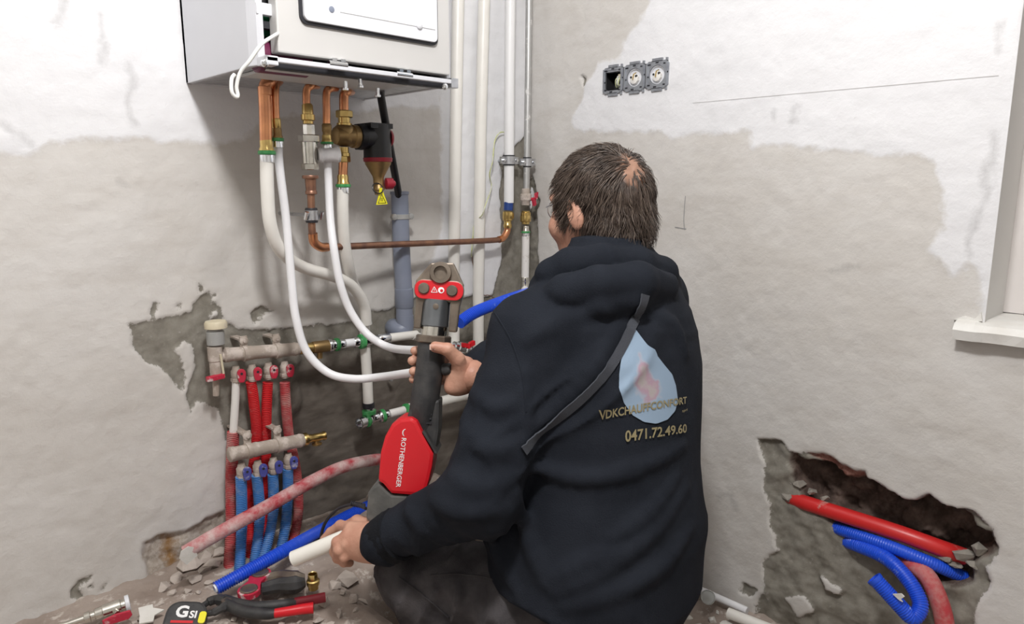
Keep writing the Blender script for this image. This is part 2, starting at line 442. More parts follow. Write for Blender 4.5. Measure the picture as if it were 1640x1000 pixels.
# ---- left wall (plane y = 0)
gx = axis_grid([(-3.2, -1.72, .06), (-1.72, 0.028, .0048)]); gz = axis_grid([(-.05, .12, .04), (.12, 1.72, .0048), (1.72, 2.6, .06)])
A, B = np.meshgrid(gx, gz, indexing='ij')
Aw, Bw = warp(A, B, .022, 16, 3)
cem = usdf(Aw, Bw, [Lp(q) for q in (
    [(203, 524), (250, 510), (300, 500), (300, 486), (322, 470), (338, 478), (340, 488), (352, 496), (364, 515), (380, 524), (450, 525), (588, 517), (592, 494), (640, 487), (720, 468), (790, 470), (800, 440), (806, 380), (803, 285), (796, 262), (812, 240), (835, 228), (852, 205), (862, 860), (600, 860), (400, 870), (372, 905), (366, 720), (345, 660), (318, 640), (306, 660), (294, 628), (268, 612), (255, 590), (228, 562), (215, 545)],
    [(248, 480), (256, 478), (258, 492), (252, 510), (246, 500)], [(276, 486), (283, 484), (280, 496)], [(310, 461), (318, 462), (316, 470), (309, 470)],
    [(405, 500), (425, 490), (440, 497), (430, 502), (408, 515)],
    [(115, 945), (135, 925), (150, 915), (130, 940), (128, 965), (112, 960)], [(140, 935), (150, 930), (146, 942)], [(163, 942), (180, 925), (172, 942)])])
hole_w = usdf(Aw, Bw, [Lp(q) for q in ([(283, 558), (300, 546), (312, 552), (310, 575), (303, 600), (298, 640), (290, 640), (296, 605), (288, 590), (290, 575)], [(340, 505), (350, 503), (352, 510), (342, 512)])])
cem = np.maximum(cem, -hole_w)
wht = usdf(Aw, Bw, [Lp(q) for q in (
    [(-900, -1200), (705, -1200), (705, 170), (420, 190), (395, 215), (350, 232), (300, 230), (230, 228), (150, 222), (70, 225), (40, 245), (0, 243), (-400, 250)],
    [(690, -1200), (860, -1200), (860, 480), (800, 470), (690, 470), (705, 330)])])
smd = np.minimum.reduce([line_dist(Aw, Bw, Lp([(200, 105), (210, 150), (215, 195), (225, 205)])) - .004, line_dist(Aw, Bw, Lp([(92, 0), (92, 40)])) - .004,
                         line_dist(Aw, Bw, Lp([(150, 20), (158, 60), (156, 95)])) - .003, line_dist(Aw, Bw, Lp([(0, 190), (25, 210), (45, 228)])) - .004,
                         line_dist(Aw, Bw, Lp([(185, 290), (200, 293)])) - .003])
brk = usdf(Aw, Bw, [Lp([(238, 872), (300, 846), (362, 820), (380, 905), (370, 960), (250, 960), (230, 930)]), Lp([(60, 990), (130, 972), (250, 930), (260, 980), (60, 1080)])])
brn = usdf(Aw, Bw, [Lp([(264, 865), (275, 862), (274, 890), (280, 905), (268, 935), (262, 900)])])
PN = np.stack([A, B, A * 0], -1)
mc = sstep(.003, -.003, cem)
yd = .0035 * fbm(PN * 5, 4, 21) + .0012 * fbm(PN * 45, 3, 22) + mc * (.0055 + .0030 * fbm(PN * 38, 4, 23) + .004 * fbm(PN * 9, 3, 25)) + sstep(.004, -.006, brk) * (.010 + .012 * fbm(PN * 30, 4, 24)) - .0012 * sstep(.004, -.004, wht)
# chased recess low behind the pipes: broken plaster left hollow
rec = usdf(Aw, Bw, [Lp([(486, 560), (860, 540), (860, 800), (600, 800), (470, 790)])])
yd = yd + .018 * sstep(.02, -.02, rec)
dmp = usdf(Aw, Bw, [Lp([(470, 585), (560, 560), (640, 560), (860, 540), (860, 860), (400, 860), (440, 700)])])
V = np.stack([A, yd, B], -1).reshape(-1, 3); nx, nz = A.shape
I = np.arange(nx * nz).reshape(nx, nz)
Q = np.stack([I[:-1, :-1], I[1:, :-1], I[1:, 1:], I[:-1, 1:]], -1).reshape(-1, 4)
far = np.full(A.shape, .2)
o = structure(mkbig('wall_left', V, Q, 'wall', None, dict(cem=cem, wht=wht, smd=smd, brk=brk, brn=brn, brk2=far, hol=far, dmp=dmp)))

# ---- right wall (plane x = 0) with the window opening and the broken-out hole
WR0, WR1, WZ0, WZ1 = 1.246, 2.15, .828, 2.15
gr = axis_grid([(-.03, WR0, .0048), (WR0, 1.46, .0055), (1.46, WR1, .06), (WR1, 3.4, .1)]); gz = axis_grid([(-.08, WZ0, .0048), (WZ0, 1.62, .0048), (1.62, WZ1, .06), (WZ1, 2.6, .06)])
A, B = np.meshgrid(gr, gz, indexing='ij'); Aw, Bw = warp(A, B, .020, 17, 41)
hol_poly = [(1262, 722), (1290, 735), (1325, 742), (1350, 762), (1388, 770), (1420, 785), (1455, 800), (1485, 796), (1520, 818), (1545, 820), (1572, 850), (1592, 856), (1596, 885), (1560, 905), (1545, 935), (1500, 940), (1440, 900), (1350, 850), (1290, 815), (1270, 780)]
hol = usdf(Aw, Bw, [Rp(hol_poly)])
cem = usdf(Aw, Bw, [Rp([(1215, 706), (1250, 706), (1262, 722), (1300, 722), (1440, 800), (1560, 822), (1596, 850), (1598, 890), (1575, 910), (1565, 1000), (1560, 1120), (1190, 1120), (1200, 1000), (1225, 950), (1222, 900), (1240, 875), (1228, 800), (1222, 740)]),
                    [(-.05, 1.0), (-.05, .70), (.022, .70), (.035, .85), (.03, .95), (.038, 1.05), (.012, 1.13)], Rp([(930, 122), (937, 125), (938, 138), (934, 138)]),
                    Rp([(1195, 940), (1215, 945), (1205, 960), (1190, 955)])])
flk = usdf(Aw, Bw, [Rp(q) for q in ([(1255, 960), (1285, 955), (1300, 985), (1270, 990)], [(1318, 925), (1345, 940), (1340, 952), (1320, 945)], [(1200, 860), (1238, 868), (1238, 876), (1210, 880)])])
cem = np.maximum(cem, -flk)
brk2 = usdf(Aw, Bw, [Rp([(1290, 722), (1320, 722), (1345, 745), (1385, 762), (1392, 772), (1350, 765), (1320, 745)])])
wht = usdf(Aw, Bw, [Rp([(1048, -900), (1046, 0), (1022, 40), (992, 88), (958, 100), (940, 130), (935, 160), (918, 192), (926, 206), (1040, 209), (1080, 222), (1092, 215), (1204, 206), (1206, 236), (1290, 236), (1362, 240), (1382, 248), (1440, 250), (1500, 253), (1506, 300), (1512, 340), (1492, 390), (1480, 408), (1520, 440), (1546, 424), (1560, 430), (1572, 520), (1900, 540), (1900, -900)])])
smd = np.minimum.reduce([line_dist(Aw, Bw, Rp([(1592, 215), (1586, 262), (1578, 300), (1560, 345), (1548, 378), (1545, 410)])) - .0045, line_dist(Aw, Bw, Rp([(1240, 180), (1242, 195)])) - .004,
                         line_dist(Aw, Bw, Rp([(1274, 172), (1276, 192)])) - .005, line_dist(Aw, Bw, Rp([(1600, 40), (1603, 80)])) - .003, line_dist(Aw, Bw, Rp([(1155, 800), (1170, 790), (1178, 815)])) - .005,
                         line_dist(Aw, Bw, Rp([(1330, 435), (1375, 432)])) - .003])
PN = np.stack([A, B, A * 0 + 5], -1)
mc = sstep(.003, -.003, cem)
rough = fbm(PN * 30, 5, 61)
xd = .0032 * fbm(PN * 5, 4, 51) + .0012 * fbm(PN * 42, 3, 52) + mc * (.009 + .012 * fbm(PN * 13, 4, 53) + .009 * rough) - .0012 * sstep(.004, -.004, wht)
hd_ = sstep(.004, -.022, hol)
xd = xd + hd_ * (.095 + .035 * rough) + sstep(.004, -.004, brk2) * .012
xd = np.where((np.abs(A - WR0) < 1e-6) & (B > WZ0 - .02), 0, xd)
V = np.stack([xd, -A, B], -1).reshape(-1, 3); nx, nz = A.shape; I = np.arange(nx * nz).reshape(nx, nz)
Q = np.stack([I[:-1, :-1], I[1:, :-1], I[1:, 1:], I[:-1, 1:]], -1)
ca = (A[:-1, :-1] + A[1:, 1:]) / 2; cb = (B[:-1, :-1] + B[1:, 1:]) / 2
keep = ~((ca > WR0) & (ca < WR1) & (cb > WZ0) & (cb < WZ1))
SR0, SR1, SZ0, SZ1 = .288, .503, 1.346, 1.408
keep &= ~((ca > SR0 + .004) & (ca < SR1 - .004) & (cb > SZ0) & (cb < SZ1))
far = np.full(A.shape, .2)
wr = structure(mkbig('wall_right', V, Q[keep], 'wall', None, dict(cem=cem, wht=wht, smd=smd, brk=far, brn=far, brk2=brk2, hol=hol, dmp=far)))
def right_depth(r, z): return float(xd[np.abs(gr - r).argmin(), np.abs(gz - z).argmin()])
# pencil marks: thin strips following the plaster
M['pencil'] = mat('pencil_line', (.30, .30, .30), .9); M['faint'] = mat('faint_pencil_line', (.58, .575, .57), .9)
for pts, wd, mm in (([(1110, 165), (1600, 121)], .0006, 'faint'), ([(1098, 314), (1095, 350), (1096, 368)], .0010, 'pencil'), ([(1081, 364), (1099, 367)], .0011, 'pencil')):
    q = resample([PR(x, y) for x, y in pts], .008); mb = MB(); vs = []
    d = unit(q[-1] - q[0]); n = np.array([0, -d[2], d[1]])
    for p in q:
        xx = right_depth(-p[1], p[2]) - .0012
        vs += [(xx, p[1] + n[1] * wd, p[2] + n[2] * wd), (xx, p[1] - n[1] * wd, p[2] - n[2] * wd)]
    mb.add(vs, [(2 * i, 2 * i + 1, 2 * i + 3, 2 * i + 2) for i in range(len(q) - 1)])
    mb.build('pencil_mark', mm, wr, smooth=False)
# plaster flakes lifting off beside the sill
for pts in ([(1528, 512), (1545, 506), (1562, 511), (1572, 500), (1574, 514), (1555, 517), (1540, 514)],):
    c = np.array([PR(*p) for p in pts]); mb = MB()
    mb.prism([(-p[1], p[2]) for p in c], (.001, 0, 0), (0, -1, 0), (0, 0, 1), (-1, 0, 0), .005)
    mb.build('plaster_flake', 'sill', wr, smooth=False)

# ---- window: reveal, sill, frame, glass
RV = .145
win = structure(bpy.data.objects.new('window_1', None)); COL.objects.link(win); win.location = (0, -(WR0 + WR1) / 2, WZ0)
m_ = MB(); m_.add([(0, -WR0, WZ0), (RV + .08, -WR0, WZ0), (RV + .08, -WR0, WZ1), (0, -WR0, WZ1)], [(0, 1, 2, 3)])
m_.add([(0, -WR1, WZ0), (RV + .08, -WR1, WZ0), (RV + .08, -WR1, WZ1), (0, -WR1, WZ1)], [(3, 2, 1, 0)])
m_.add([(0, -WR0, WZ1), (RV + .08, -WR0, WZ1), (RV + .08, -WR1, WZ1), (0, -WR1, WZ1)], [(0, 1, 2, 3)])
m_.build('reveal', 'concrete', win, smooth=False)
m_ = MB(); prof = [(-.030, -.030), (-.034, -.010), (-.022, .002), (.03, .008), (RV + .08, .006), (RV + .08, -.03), (0.0, -.034)]
q = np.linspace(WR0 - .045, WR1 + .04, 60); vs = []
for i, r in enumerate(q):
    for px_, pz_ in prof:
        jx = .004 * vnoise(np.array([r * 40, pz_ * 50, 1.0])); inn = r < WR0 or r > WR1
        vs.append((min(px_, .0) + jx if inn else px_ + jx, -r, WZ0 + pz_ + .002 * vnoise(np.array([r * 35, px_ * 30, 7.0]))))
k = len(prof); m_.add(vs, [(i * k + j, i * k + (j + 1) % k, (i + 1) * k + (j + 1) % k, (i + 1) * k + j) for i in range(len(q) - 1) for j in range(k)] + [tuple(range(k)), tuple(range((len(q) - 1) * k, len(q) * k))])
m_.build('window_sill', 'sill', win, smooth=False)
m_ = MB(); fx0, fx1 = RV, RV + .06; a0, a1, b0, b1 = WR0, WR1, WZ0 + .008, WZ1
m_.box((fx0, -a0 - .16, b0), (fx1, -a0, b1)).box((fx0, -a1, b0), (fx1, -a1 + .075, b1)).box((fx0, -a1 + .075, b0), (fx1, -a0 - .16, b0 + .07)).box((fx0, -a1 + .075, b1 - .07), (fx1, -a0 - .16, b1))
fr = m_.build('window_frame', 'frame', win, smooth=False)
m_ = MB(); m_.box((fx0 + .025, -a1 + .07, b0 + .06), (fx0 + .031, -a0 - .155, b1 - .06)); m_.build('pane', 'glass', win, smooth=False)
m_ = MB(); c = PR(1642, 514, -RV + .012); m_.lathe(c + np.array([0, 0, -.004]), (0, 0, 1), [(0, .005), (.002, .006), (.006, .006), (.007, .004), (.02, .004)], 12); m_.build('hinge', 'tooliron', fr)

# ---- floor: broken screed, higher along the left wall
def floor_h(x, y):
    a = sstep(-.72, -.92, x); b = sstep(-.46, -.30, y) * sstep(-.12, -.42, x)
    base = .25 * np.maximum(a, b)
    p = np.stack([x * 1.0, y * 1.0, x * 0 + 2.0], -1)
    return base + .014 * fbm(p * 6, 4, 71) + .010 * np.abs(fbm(p * 26, 4, 72)) + .004 * fbm(p * 80, 2, 73)
M['floor'] = mat('broken_screed', (.40, .335, .29), .95, var=(.27, .215, .18), scale=9, dirt=((.56, .50, .45), 26, .56), bump=(70, .7))
gx = axis_grid([(-3.2, -1.5, .1), (-1.5, 0.02, .0085)]); gy = axis_grid([(-3.4, -1.1, .1), (-1.1, .03, .0085)])
A, B = np.meshgrid(gx, gy, indexing='ij'); Hh = floor_h(A, B); nx, ny = A.shape
V = np.stack([A, B, Hh], -1).reshape(-1, 3); I = np.arange(nx * ny).reshape(nx, ny)
Q = np.stack([I[:-1, :-1], I[1:, :-1], I[1:, 1:], I[:-1, 1:]], -1).reshape(-1, 4)
structure(mkbig('floor', V, Q, 'floor'))
def fz(x, y): return float(floor_h(np.array([x], float), np.array([y], float))[0])

# ---- the rest of the room
for nm, lo_, hi_ in (('wall_back', (-3.2, -3.5, -.08), (.1, -3.4, 2.6)), ('wall_far_left', (-3.3, -3.5, -.08), (-3.2, .1, 2.6)), ('ceiling', (-3.3, -3.5, 2.6), (.1, .1, 2.7))):
    structure(MB().box(lo_, hi_).build(nm, 'concrete', smooth=False))
# ceiling lamp fitting: rose, flex, holder (the bulb's light is at the top of this file)
t = thing('pendant_lamp', 'bare bulb holder hanging from the ceiling on a flex', 'lamp', (LAMP[0], LAMP[1], 2.6))
MB().lathe((LAMP[0], LAMP[1], 2.6), (0, 0, -1), [(0, .045), (.012, .04), (.02, .01)]).build('rose', 'plate', t)
MB().tube([(LAMP[0], LAMP[1], 2.585), (LAMP[0], LAMP[1], LAMP[2] + .15)], .003, 8).build('flex', 'black', t)
MB().lathe((LAMP[0], LAMP[1], LAMP[2] + .155), (0, 0, -1), [(0, .008), (.004, .018), (.025, .018), (.027, .012)]).build('holder', 'black', t)
# ================================================================== boiler
BX0, BX1, BZ, BY = -1.022, -.590, 1.305, -.34
T = thing('wall_boiler', 'white wall-hung boiler with its front opened, cable hanging from its side', 'boiler', ((BX0 + BX1) / 2, 0, BZ))
m_ = MB(); th = .010; TZ = 2.02
m_.prism([(BX0, .004), (BX0, BY + .035), (BX0 + .006, BY + .010), (BX0 + .014, BY), (BX0 + .016, BY + .006), (BX0 + .012, BY + .016), (BX0 + th, BY + .036), (BX0 + th, .004)], (0, 0, BZ), (1, 0, 0), (0, 1, 0), (0, 0, 1), TZ - BZ)
m_.box((BX1 - th, BY, BZ), (BX1, .004, TZ)).box((BX0, BY, TZ - .01), (BX1, .004, TZ)).box((BX0, -.012, BZ), (BX1, .004, TZ))
m_.build('casing', 'casing', T, smooth=False, bevel=.0015)
m_ = MB(); m_.box((BX0 + .012, BY + .02, BZ + .002), (BX1 - .012, -.012, BZ + .007)); m_.build('bottom_plate', 'steel', T, smooth=False)
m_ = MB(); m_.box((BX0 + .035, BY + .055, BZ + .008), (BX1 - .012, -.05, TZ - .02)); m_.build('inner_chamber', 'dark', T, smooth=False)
# front control panel, hinged open a little in front of the casing
PY = -.352
a = PL(446, 84, -PY); c = PL(721, 120, -PY); px0, px1, pz0 = a[0], c[0], (a[2] + c[2]) / 2
panel = MB().box((px0, PY, pz0), (px1, PY + .030, TZ - .05)).build('front_panel', 'panel', T, smooth=False, bevel=.003)
def rrect(x0, x1, z0, z1, r, n=6):
    out = []
    for cx, cz, a0 in ((x1 - r, z1 - r, 0), (x0 + r, z1 - r, 90), (x0 + r, z0 + r, 180), (x1 - r, z0 + r, 270)):
        out += [(cx + r * math.cos(math.radians(a0 + 90 * i / n)), cz + r * math.sin(math.radians(a0 + 90 * i / n))) for i in range(n + 1)]
    return out
g0 = PL(481, 20, -PY + .006); g1 = PL(702, 60, -PY + .006); gz0 = PL(590, 55, -PY + .006)[2]
gx0, gx1 = g0[0], g1[0]; gzt = gz0 + .34
MB().prism(rrect(gx0, gx1, gz0, gzt, .014), (0, PY + .001, 0), (1, 0, 0), (0, 0, 1), (0, -1, 0), .006).build('gasket', 'gasket', panel, smooth=False)
pl = MB().prism(rrect(gx0 + .0055, gx1 - .0055, gz0 + .0055, gzt - .0055, .010), (0, PY - .004, 0), (1, 0, 0), (0, 0, 1), (0, -1, 0), .007).build('display_plate', 'plate', panel, smooth=False, bevel=.001)
p = PL(531, 15, -PY + .011); MB().lathe(p + np.array([0, .002, 0]), (0, -1, 0), [(0, .0055), (.003, .0055), (.0035, .004)]).build('pressure_dial', 'greypvc', panel)
p = PL(671, 41, -PY + .011); MB().lathe(p + np.array([0, .002, 0]), (0, -1, 0), [(0, .0075), (.005, .007), (.007, .004)]).build('push_button', 'plate', panel)
p = PL(545, 18, -PY + .0115); q = PL(697, 50, -PY + .0115); MB().box((p[0], p[1], (p[2] + q[2]) / 2), (q[0], p[1] + .001, (p[2] + q[2]) / 2 + .001)).build('groove', 'greyplast', panel, smooth=False)
# bottom rail with end brackets, screws and hinges
rz = BZ + .004
rail = MB().box((BX0 + .006, BY - .022, rz), (BX1 + .002, BY - .010, rz + .0085)).build('bottom_rail', 'casing', T, smooth=False, bevel=.0015)
for px_, py_ in ((424, 101), (713, 139)):
    p = PL(px_, py_, .363); MB().lathe(p + np.array([0, .002, 0]), (0, -1, 0), [(0, .007), (.004, .0065), (.006, .003)], 10).build('screw', 'chrome', rail)
MB().box((BX0 + .004, BY - .022, rz - .006), (BX0 + .028, BY + .012, rz + .010)).build('bracket', 'casing', rail, smooth=False, bevel=.002)
MB().box((BX1 - .016, BY - .023, rz - .008), (BX1 + .003, BY - .001, rz + .012)).build('bracket', 'steel', rail, smooth=False, bevel=.001)
MB().box((BX0 + .02, BY + .004, BZ - .003), (BX1 - .01, BY + .020, BZ + .012)).build('lower_lip', 'gasket', T, smooth=False)
MB().box((BX0 + .03, BY + .02, BZ - .004), (BX1 - .10, -.20, BZ + .001)).build('underside_tray', 'panel', T, smooth=False)
for px_, py_ in ((541, 103), (647, 120)):
    p = PL(px_, py_, .358); h = MB(); h.tube([p + np.array([-.019, 0, 0]), p + np.array([.019, 0, 0])], .0055, 10)
    for dx in (-.012, .006): h.box((p[0] + dx, p[1] - .003, p[2] - .004), (p[0] + dx + .009, p[1] + .018, p[2] + .010))
    h.tube([p + np.array([-.034, .002, -.004]), p + np.array([.03, .002, -.002])], .0018, 6)
    h.build('hinge', 'chrome', T)
for px_, py_ in ((577, 133), (605, 148), (553, 137)):
    p = PL(px_, py_, .33); MB().lathe(p + np.array([0, 0, .008]), (0, 0, -1), [(0, .004), (.012, .004), (.013, .006), (.017, .006)], 8).build('screw', 'chrome', T)
# what shows inside the gap beside the panel
p = PL(428, 30, .30); MB().box((p[0] - .03, -.30, p[2] - .03), (p[0] + .06, -.28, p[2] + .02)).build('circuit_board', 'circuit', T, smooth=False)
p = PL(440, 80, .31); MB().lathe(p + np.array([-.03, .02, -.012]), (1, 0, 0), [(0, .024), (.004, .028), (.10, .028), (.105, .02)]).build('expansion_duct', 'purple', T)
p = PL(418, 11, .335); MB().box((p[0] - .008, -.335, p[2] - .012), (p[0] + .022, -.32, p[2] + .008)).build('latch_clip', 'plate', T, smooth=False, bevel=.002)
p = PL(420, 38, .32); MB().box((p[0] - .01, -.325, p[2] - .008), (p[0] + .018, -.31, p[2] + .004)).build('wire_clip', 'gasket', T, smooth=False)
cb = spline([PL(448, 52, .33), PL(438, 58, .375), PL(419, 71, .39), PL(400, 97, .385), PL(385, 116, .375), PL(379, 138, .37), PL(381, 153, .37), PL(377, 155, .372), PL(371, 146, .372), PL(371, 127, .37), PL(376, 119, .37)], 8)
MB().tube(cb, .0032, 10).build('cable', 'wwire', T)

# ================================================================== pipes below the boiler
def pipe_thing(name, label, cat, base, group=None): return thing(name, label, cat, base, group)
def green_fit(p, d, r, parent, L_=.04, nm='press_fitting', metal='brass'):
    """press fitting along d from p: collar, green ring, steel sleeve"""
    d = unit(d)
    f_ = MB().lathe(p, d, [(0, r * .95), (L_ * .12, r * 1.05), (L_ * .35, r * 1.05), (L_ * .42, r * 1.2), (L_ * .55, r * 1.2), (L_ * .56, r * .9)], 16).build(nm, metal, parent)
    MB().lathe(np.array(p) + d * L_ * .5, d, [(0, r * 1.3), (L_ * .03, r * 1.42), (L_ * .14, r * 1.42), (L_ * .17, r * 1.3)], 16).build('green_ring', 'green', f_)
    MB().lathe(np.array(p) + d * L_ * .64, d, [(0, r * 1.16), (L_ * .02, r * 1.2), (L_ * .34, r * 1.2), (L_ * .36, r * 1.05)], 16).build('sleeve', 'chrome', f_)
    return f_
DN = np.array([0, 0, -1.0])

# 1 thick flow pipe: copper stub, press fitting, cream pipe sweeping down to the tee behind the manifold outlet
o1 = .172
T = pipe_thing('flow_pipe', 'thick cream pipe curving from the widest copper stub under the boiler towards the manifold', 'pipe', PL(428, 250, o1))
MB().tube(spline([PL(440, 124, o1 - .03), PL(431, 130, o1), PL(424, 142, o1), PL(425, 180, o1), PL(426, 226, o1)], 6), .0125, 16).build('copper_stub', 'copper', T)
MB().lathe(PL(424, 142, o1), DN, [(-.004, .0125), (-.003, .0138), (.012, .0138), (.013, .0125)], 16).build('solder_socket', 'copper', T)
green_fit(PL(426, 222, o1), DN, .0125, T, .048)
path1 = spline([PL(427, 252, o1), PL(428, 300, o1), PL(433, 360, o1 - .005), PL(450, 402, o1 - .02), PL(485, 428, o1 - .05), PL(535, 443, .10), PL(563, 458, .085), PL(583, 487, .07), PL(587, 519, .062)], 10)
MB().tube(path1, .0135, 18).build('cream_pipe', 'cream', T)

# 2 slim white pipe: loops down and round to the pipe end in the hand
o2 = .166
T = pipe_thing('supply_pipe', 'slim white flexible pipe looping low past the manifold to the tool', 'pipe', PL(444, 240, o2))
MB().tube(spline([PL(448, 130, o2 - .02), PL(441, 140, o2), PL(441, 180, o2), PL(442, 205, o2)], 6), .0080, 14).build('copper_stub', 'copper', T)
MB().lathe(PL(442, 190, o2), DN, [(0, .009), (.002, .0095), (.018, .0095), (.02, .008)], 14).build('brass_socket', 'brass', T)
green_fit(PL(443, 205, o2), DN, .0095, T, .040, metal='oldbrass')
hp = PD(668, 596, 1.37)
MB().tube(spline([PL(445, 228, o2), PL(448, 270, o2), PL(458, 350, o2), PL(467, 450, o2 + .01), PL(474, 510, o2 + .02), PL(491, 563, .20), PL(525, 597, .23), PL(565, 607, .27), PL(610, 604, .33), hp], 12), .0088, 16).build('white_pipe', 'white', T)

# 3 gas line: copper, brass, valve, tarnished copper across to the riser
o3 = .150
T = pipe_thing('gas_line', 'tarnished copper gas line running across to the capped white riser', 'gas pipe', PL(498, 345, o3))
MB().tube(spline([PL(508, 137, o3 - .02), PL(498, 138, o3), PL(491, 146, o3), PL(491, 176, o3)], 6), .0082, 14).build('copper_stub', 'copper', T)
mb = MB().lathe(PL(492, 166, o3), DN, [(0, .009), (.004, .0115), (.022, .012), (.023, .0145), (.034, .0145), (.036, .011), (.042, .011)], 18); mb.build('brass_union', 'brass', T)
v_ = MB(); v_.lathe(PL(494, 200, o3), DN, [(0, .0125), (.002, .013), (.022, .013)], 8); hexnut(v_, PL(494, 216, o3), DN, .016, .022); v_.lathe(PL(495, 228, o3), DN, [(0, .017), (.05, .016), (.052, .013)], 16); hexnut(v_, PL(496, 262, o3), DN, .014, .0185)
vv = v_.build('gas_valve', 'nickel', T)
p = PL(500, 249, o3); MB().lathe(p + np.array([.008, -.012, 0]), (1, -.35, .06), [(0, .013), (.006, .017), (.012, .0145), (.034, .0155), (.040, .018), (.046, .016), (.048, .008)], 18).build('valve_knob', 'foam', vv)
MB().lathe(PL(497, 281, o3), DN, [(0, .017), (.003, .018), (.007, .017), (.008, .012), (.032, .011), (.034, .0125), (.040, .0125), (.041, .0095)], 16).build('reducer', 'oldcopper', T)
hz = spline([PL(498, 306, o3), PL(499, 350, o3), PL(500, 372, o3), PL(503, 388, o3 - .004), PL(514, 396, o3 - .012), PL(530, 396, .128), PL(600, 393, .10), PL(700, 389, .07), PL(790, 385, .05), PL(806, 381, .046), PL(812, 371, .045), PL(813, 352, .045)], 8)
MB().tube(hz, .0082, 14).build('copper_run', 'oldcopper', T)
MB().tube(spline([PL(501, 374, o3), PL(503, 388, o3 - .004), PL(514, 396, o3 - .012), PL(524, 396, .130)], 6), .0102, 16).build('elbow', 'copper', T)
MB().tube(spline([PL(799, 384, .048), PL(806, 381, .046), PL(812, 371, .045), PL(813, 362, .045)], 6), .0102, 16).build('elbow', 'copper', T)
mb = MB(); mb.lathe(PL(813, 366, .045), -DN, [(0, .010), (.004, .0125), (.012, .0125), (.014, .011), (.022, .011), (.024, .0145), (.05, .0145)], 16); hexnut(mb, PL(814, 351, .045), -DN, .02, .0175); mb.build('brass_coupling', 'brass', T)

# clamp on the gas line
T = pipe_thing('pipe_clamp', 'rubber-lined steel pipe clamp on the gas line below the valve', 'clamp', PL(499, 350, o3))
p = PL(499, 345, o3)
MB().lathe(p + np.array([0, 0, -.016]), -DN, [(0, .0125), (.004, .0135), (.028, .0135), (.032, .0125)], 16).build('rubber_lining', 'gasket', T)
MB().lathe(p + np.array([0, 0, -.011]), -DN, [(0, .0138), (.001, .015), (.021, .015), (.022, .0138)], 16).build('steel_band', 'steel', T)
for s in (-1, 1): MB().tube([p + np.array([s * .0175, -.006, -.008]), p + np.array([s * .0175, -.014, .008])], .0048, 8).build('screw', 'chrome', T)
MB().tube([p + np.array([0, .012, 0]), np.array([p[0], .004, p[2]])], .004, 8).build('threaded_rod', 'steel', T)

# 4 slim white pipe beside the filter
o4 = .152
T = pipe_thing('cold_water_pipe', 'slim white flexible pipe hanging between gas valve and filter', 'pipe', PL(524, 240, o4))
MB().tube(spline([PL(538, 141, o4 - .02), PL(529, 142, o4), PL(523, 150, o4), PL(523, 180, o4), PL(523, 212, o4)], 6), .0082, 14).build('copper_stub', 'copper', T)
MB().lathe(PL(523, 198, o4), DN, [(0, .0085), (.003, .0105), (.016, .0105), (.018, .0095), (.024, .0095)], 14).build('brass_socket', 'oldbrass', T)
green_fit(PL(523, 216, o4), DN, .0098, T, .030, metal='brass')
MB().tube(spline([PL(524, 234, o4), PL(526, 290, o4), PL(529, 350, o4 + .015), PL(535, 400, .19), PL(545, 455, .20), PL(562, 500, .21), PL(590, 537, .24), PL(625, 557, .29), PD(670, 562, 1.375)], 12), .0088, 16).build('white_pipe', 'white', T)

# 5 return pipe with the magnetic filter
o5 = .132
T = pipe_thing('return_pipe', 'cream return pipe dropping from the brass filter tee under the boiler', 'pipe', PL(549, 300, o5))
MB().tube(spline([PL(562, 146, o5 - .03), PL(556, 147, o5), PL(551, 154, o5), PL(551, 182, o5)], 6), .0105, 16).build('copper_stub', 'copper', T)
mb = MB(); hexnut(mb, PL(551, 177, o5), DN, .016, .0185); mb.lathe(PL(551, 188, o5), DN, [(0, .0135), (.012, .0135), (.013, .017), (.02, .017), (.022, .013)], 16); mb.build('brass_union', 'brass', T)
tee = MB(); tee.lathe(PL(551, 200, o5), DN, [(0, .015), (.004, .0205), (.012, .023), (.032, .023), (.040, .020), (.044, .014)], 20)
tx = np.array([1, 0, 0]); pc = PL(551, 218, o5); tee.lathe(pc + np.array([-.026, 0, 0]), tx, [(0, .012), (.004, .019), (.018, .0235), (.044, .0235), (.046, .026), (.058, .026), (.06, .02)], 20)
tee.build('brass_tee', 'oldbrass', T)
mb = MB(); mb.lathe(PL(550, 236, o5), DN, [(0, .012), (.012, .012), (.013, .0145), (.02, .0145), (.021, .012), (.028, .012)], 16); hexnut(mb, PL(550, 250, o5), DN, .014, .0155); mb.build('brass_union', 'brass', T)
MB().tube([PL(550, 258, o5), PL(549, 284, o5)], .0105, 14).build('copper_stub', 'copper', T)
green_fit(PL(549, 280, o5), DN, .0122, T, .042)
p5 = spline([PL(549, 304, o5), PL(549, 340, o5), PL(552, 390, o5 - .01), PL(559, 430, .10), PL(566, 455, .055), PL(580, 485, .035), PL(588, 520, .032)], 10)
MB().tube(p5, .0135, 18).build('cream_pipe', 'cream', T)
T = thing('magnetic_filter', 'black magnetic boiler filter with red band, brass cone and red drain cap', 'filter', PL(600, 320, .15))
fx = pc + np.array([.036, 0, 0]); fo = np.array([fx[0] + .052, pc[1], pc[2]])
MB().lathe(fx + np.array([-.004, 0, 0]), tx, [(0, .024), (.002, .030), (.016, .031), (.018, .028), (.040, .028)], 10).build('collar', 'black', T)
bd = MB(); bd.lathe(fo + np.array([0, 0, .030]), DN, [(0, .026), (.001, .031), (.074, .033), (.078, .0335), (.079, .03)], 28)
bd.box((fo[0] - .034, fo[1] - .028, fo[2] + .020), (fo[0] + .026, fo[1] + .022, fo[2] + .0315)); bd.build('body', 'black', T)
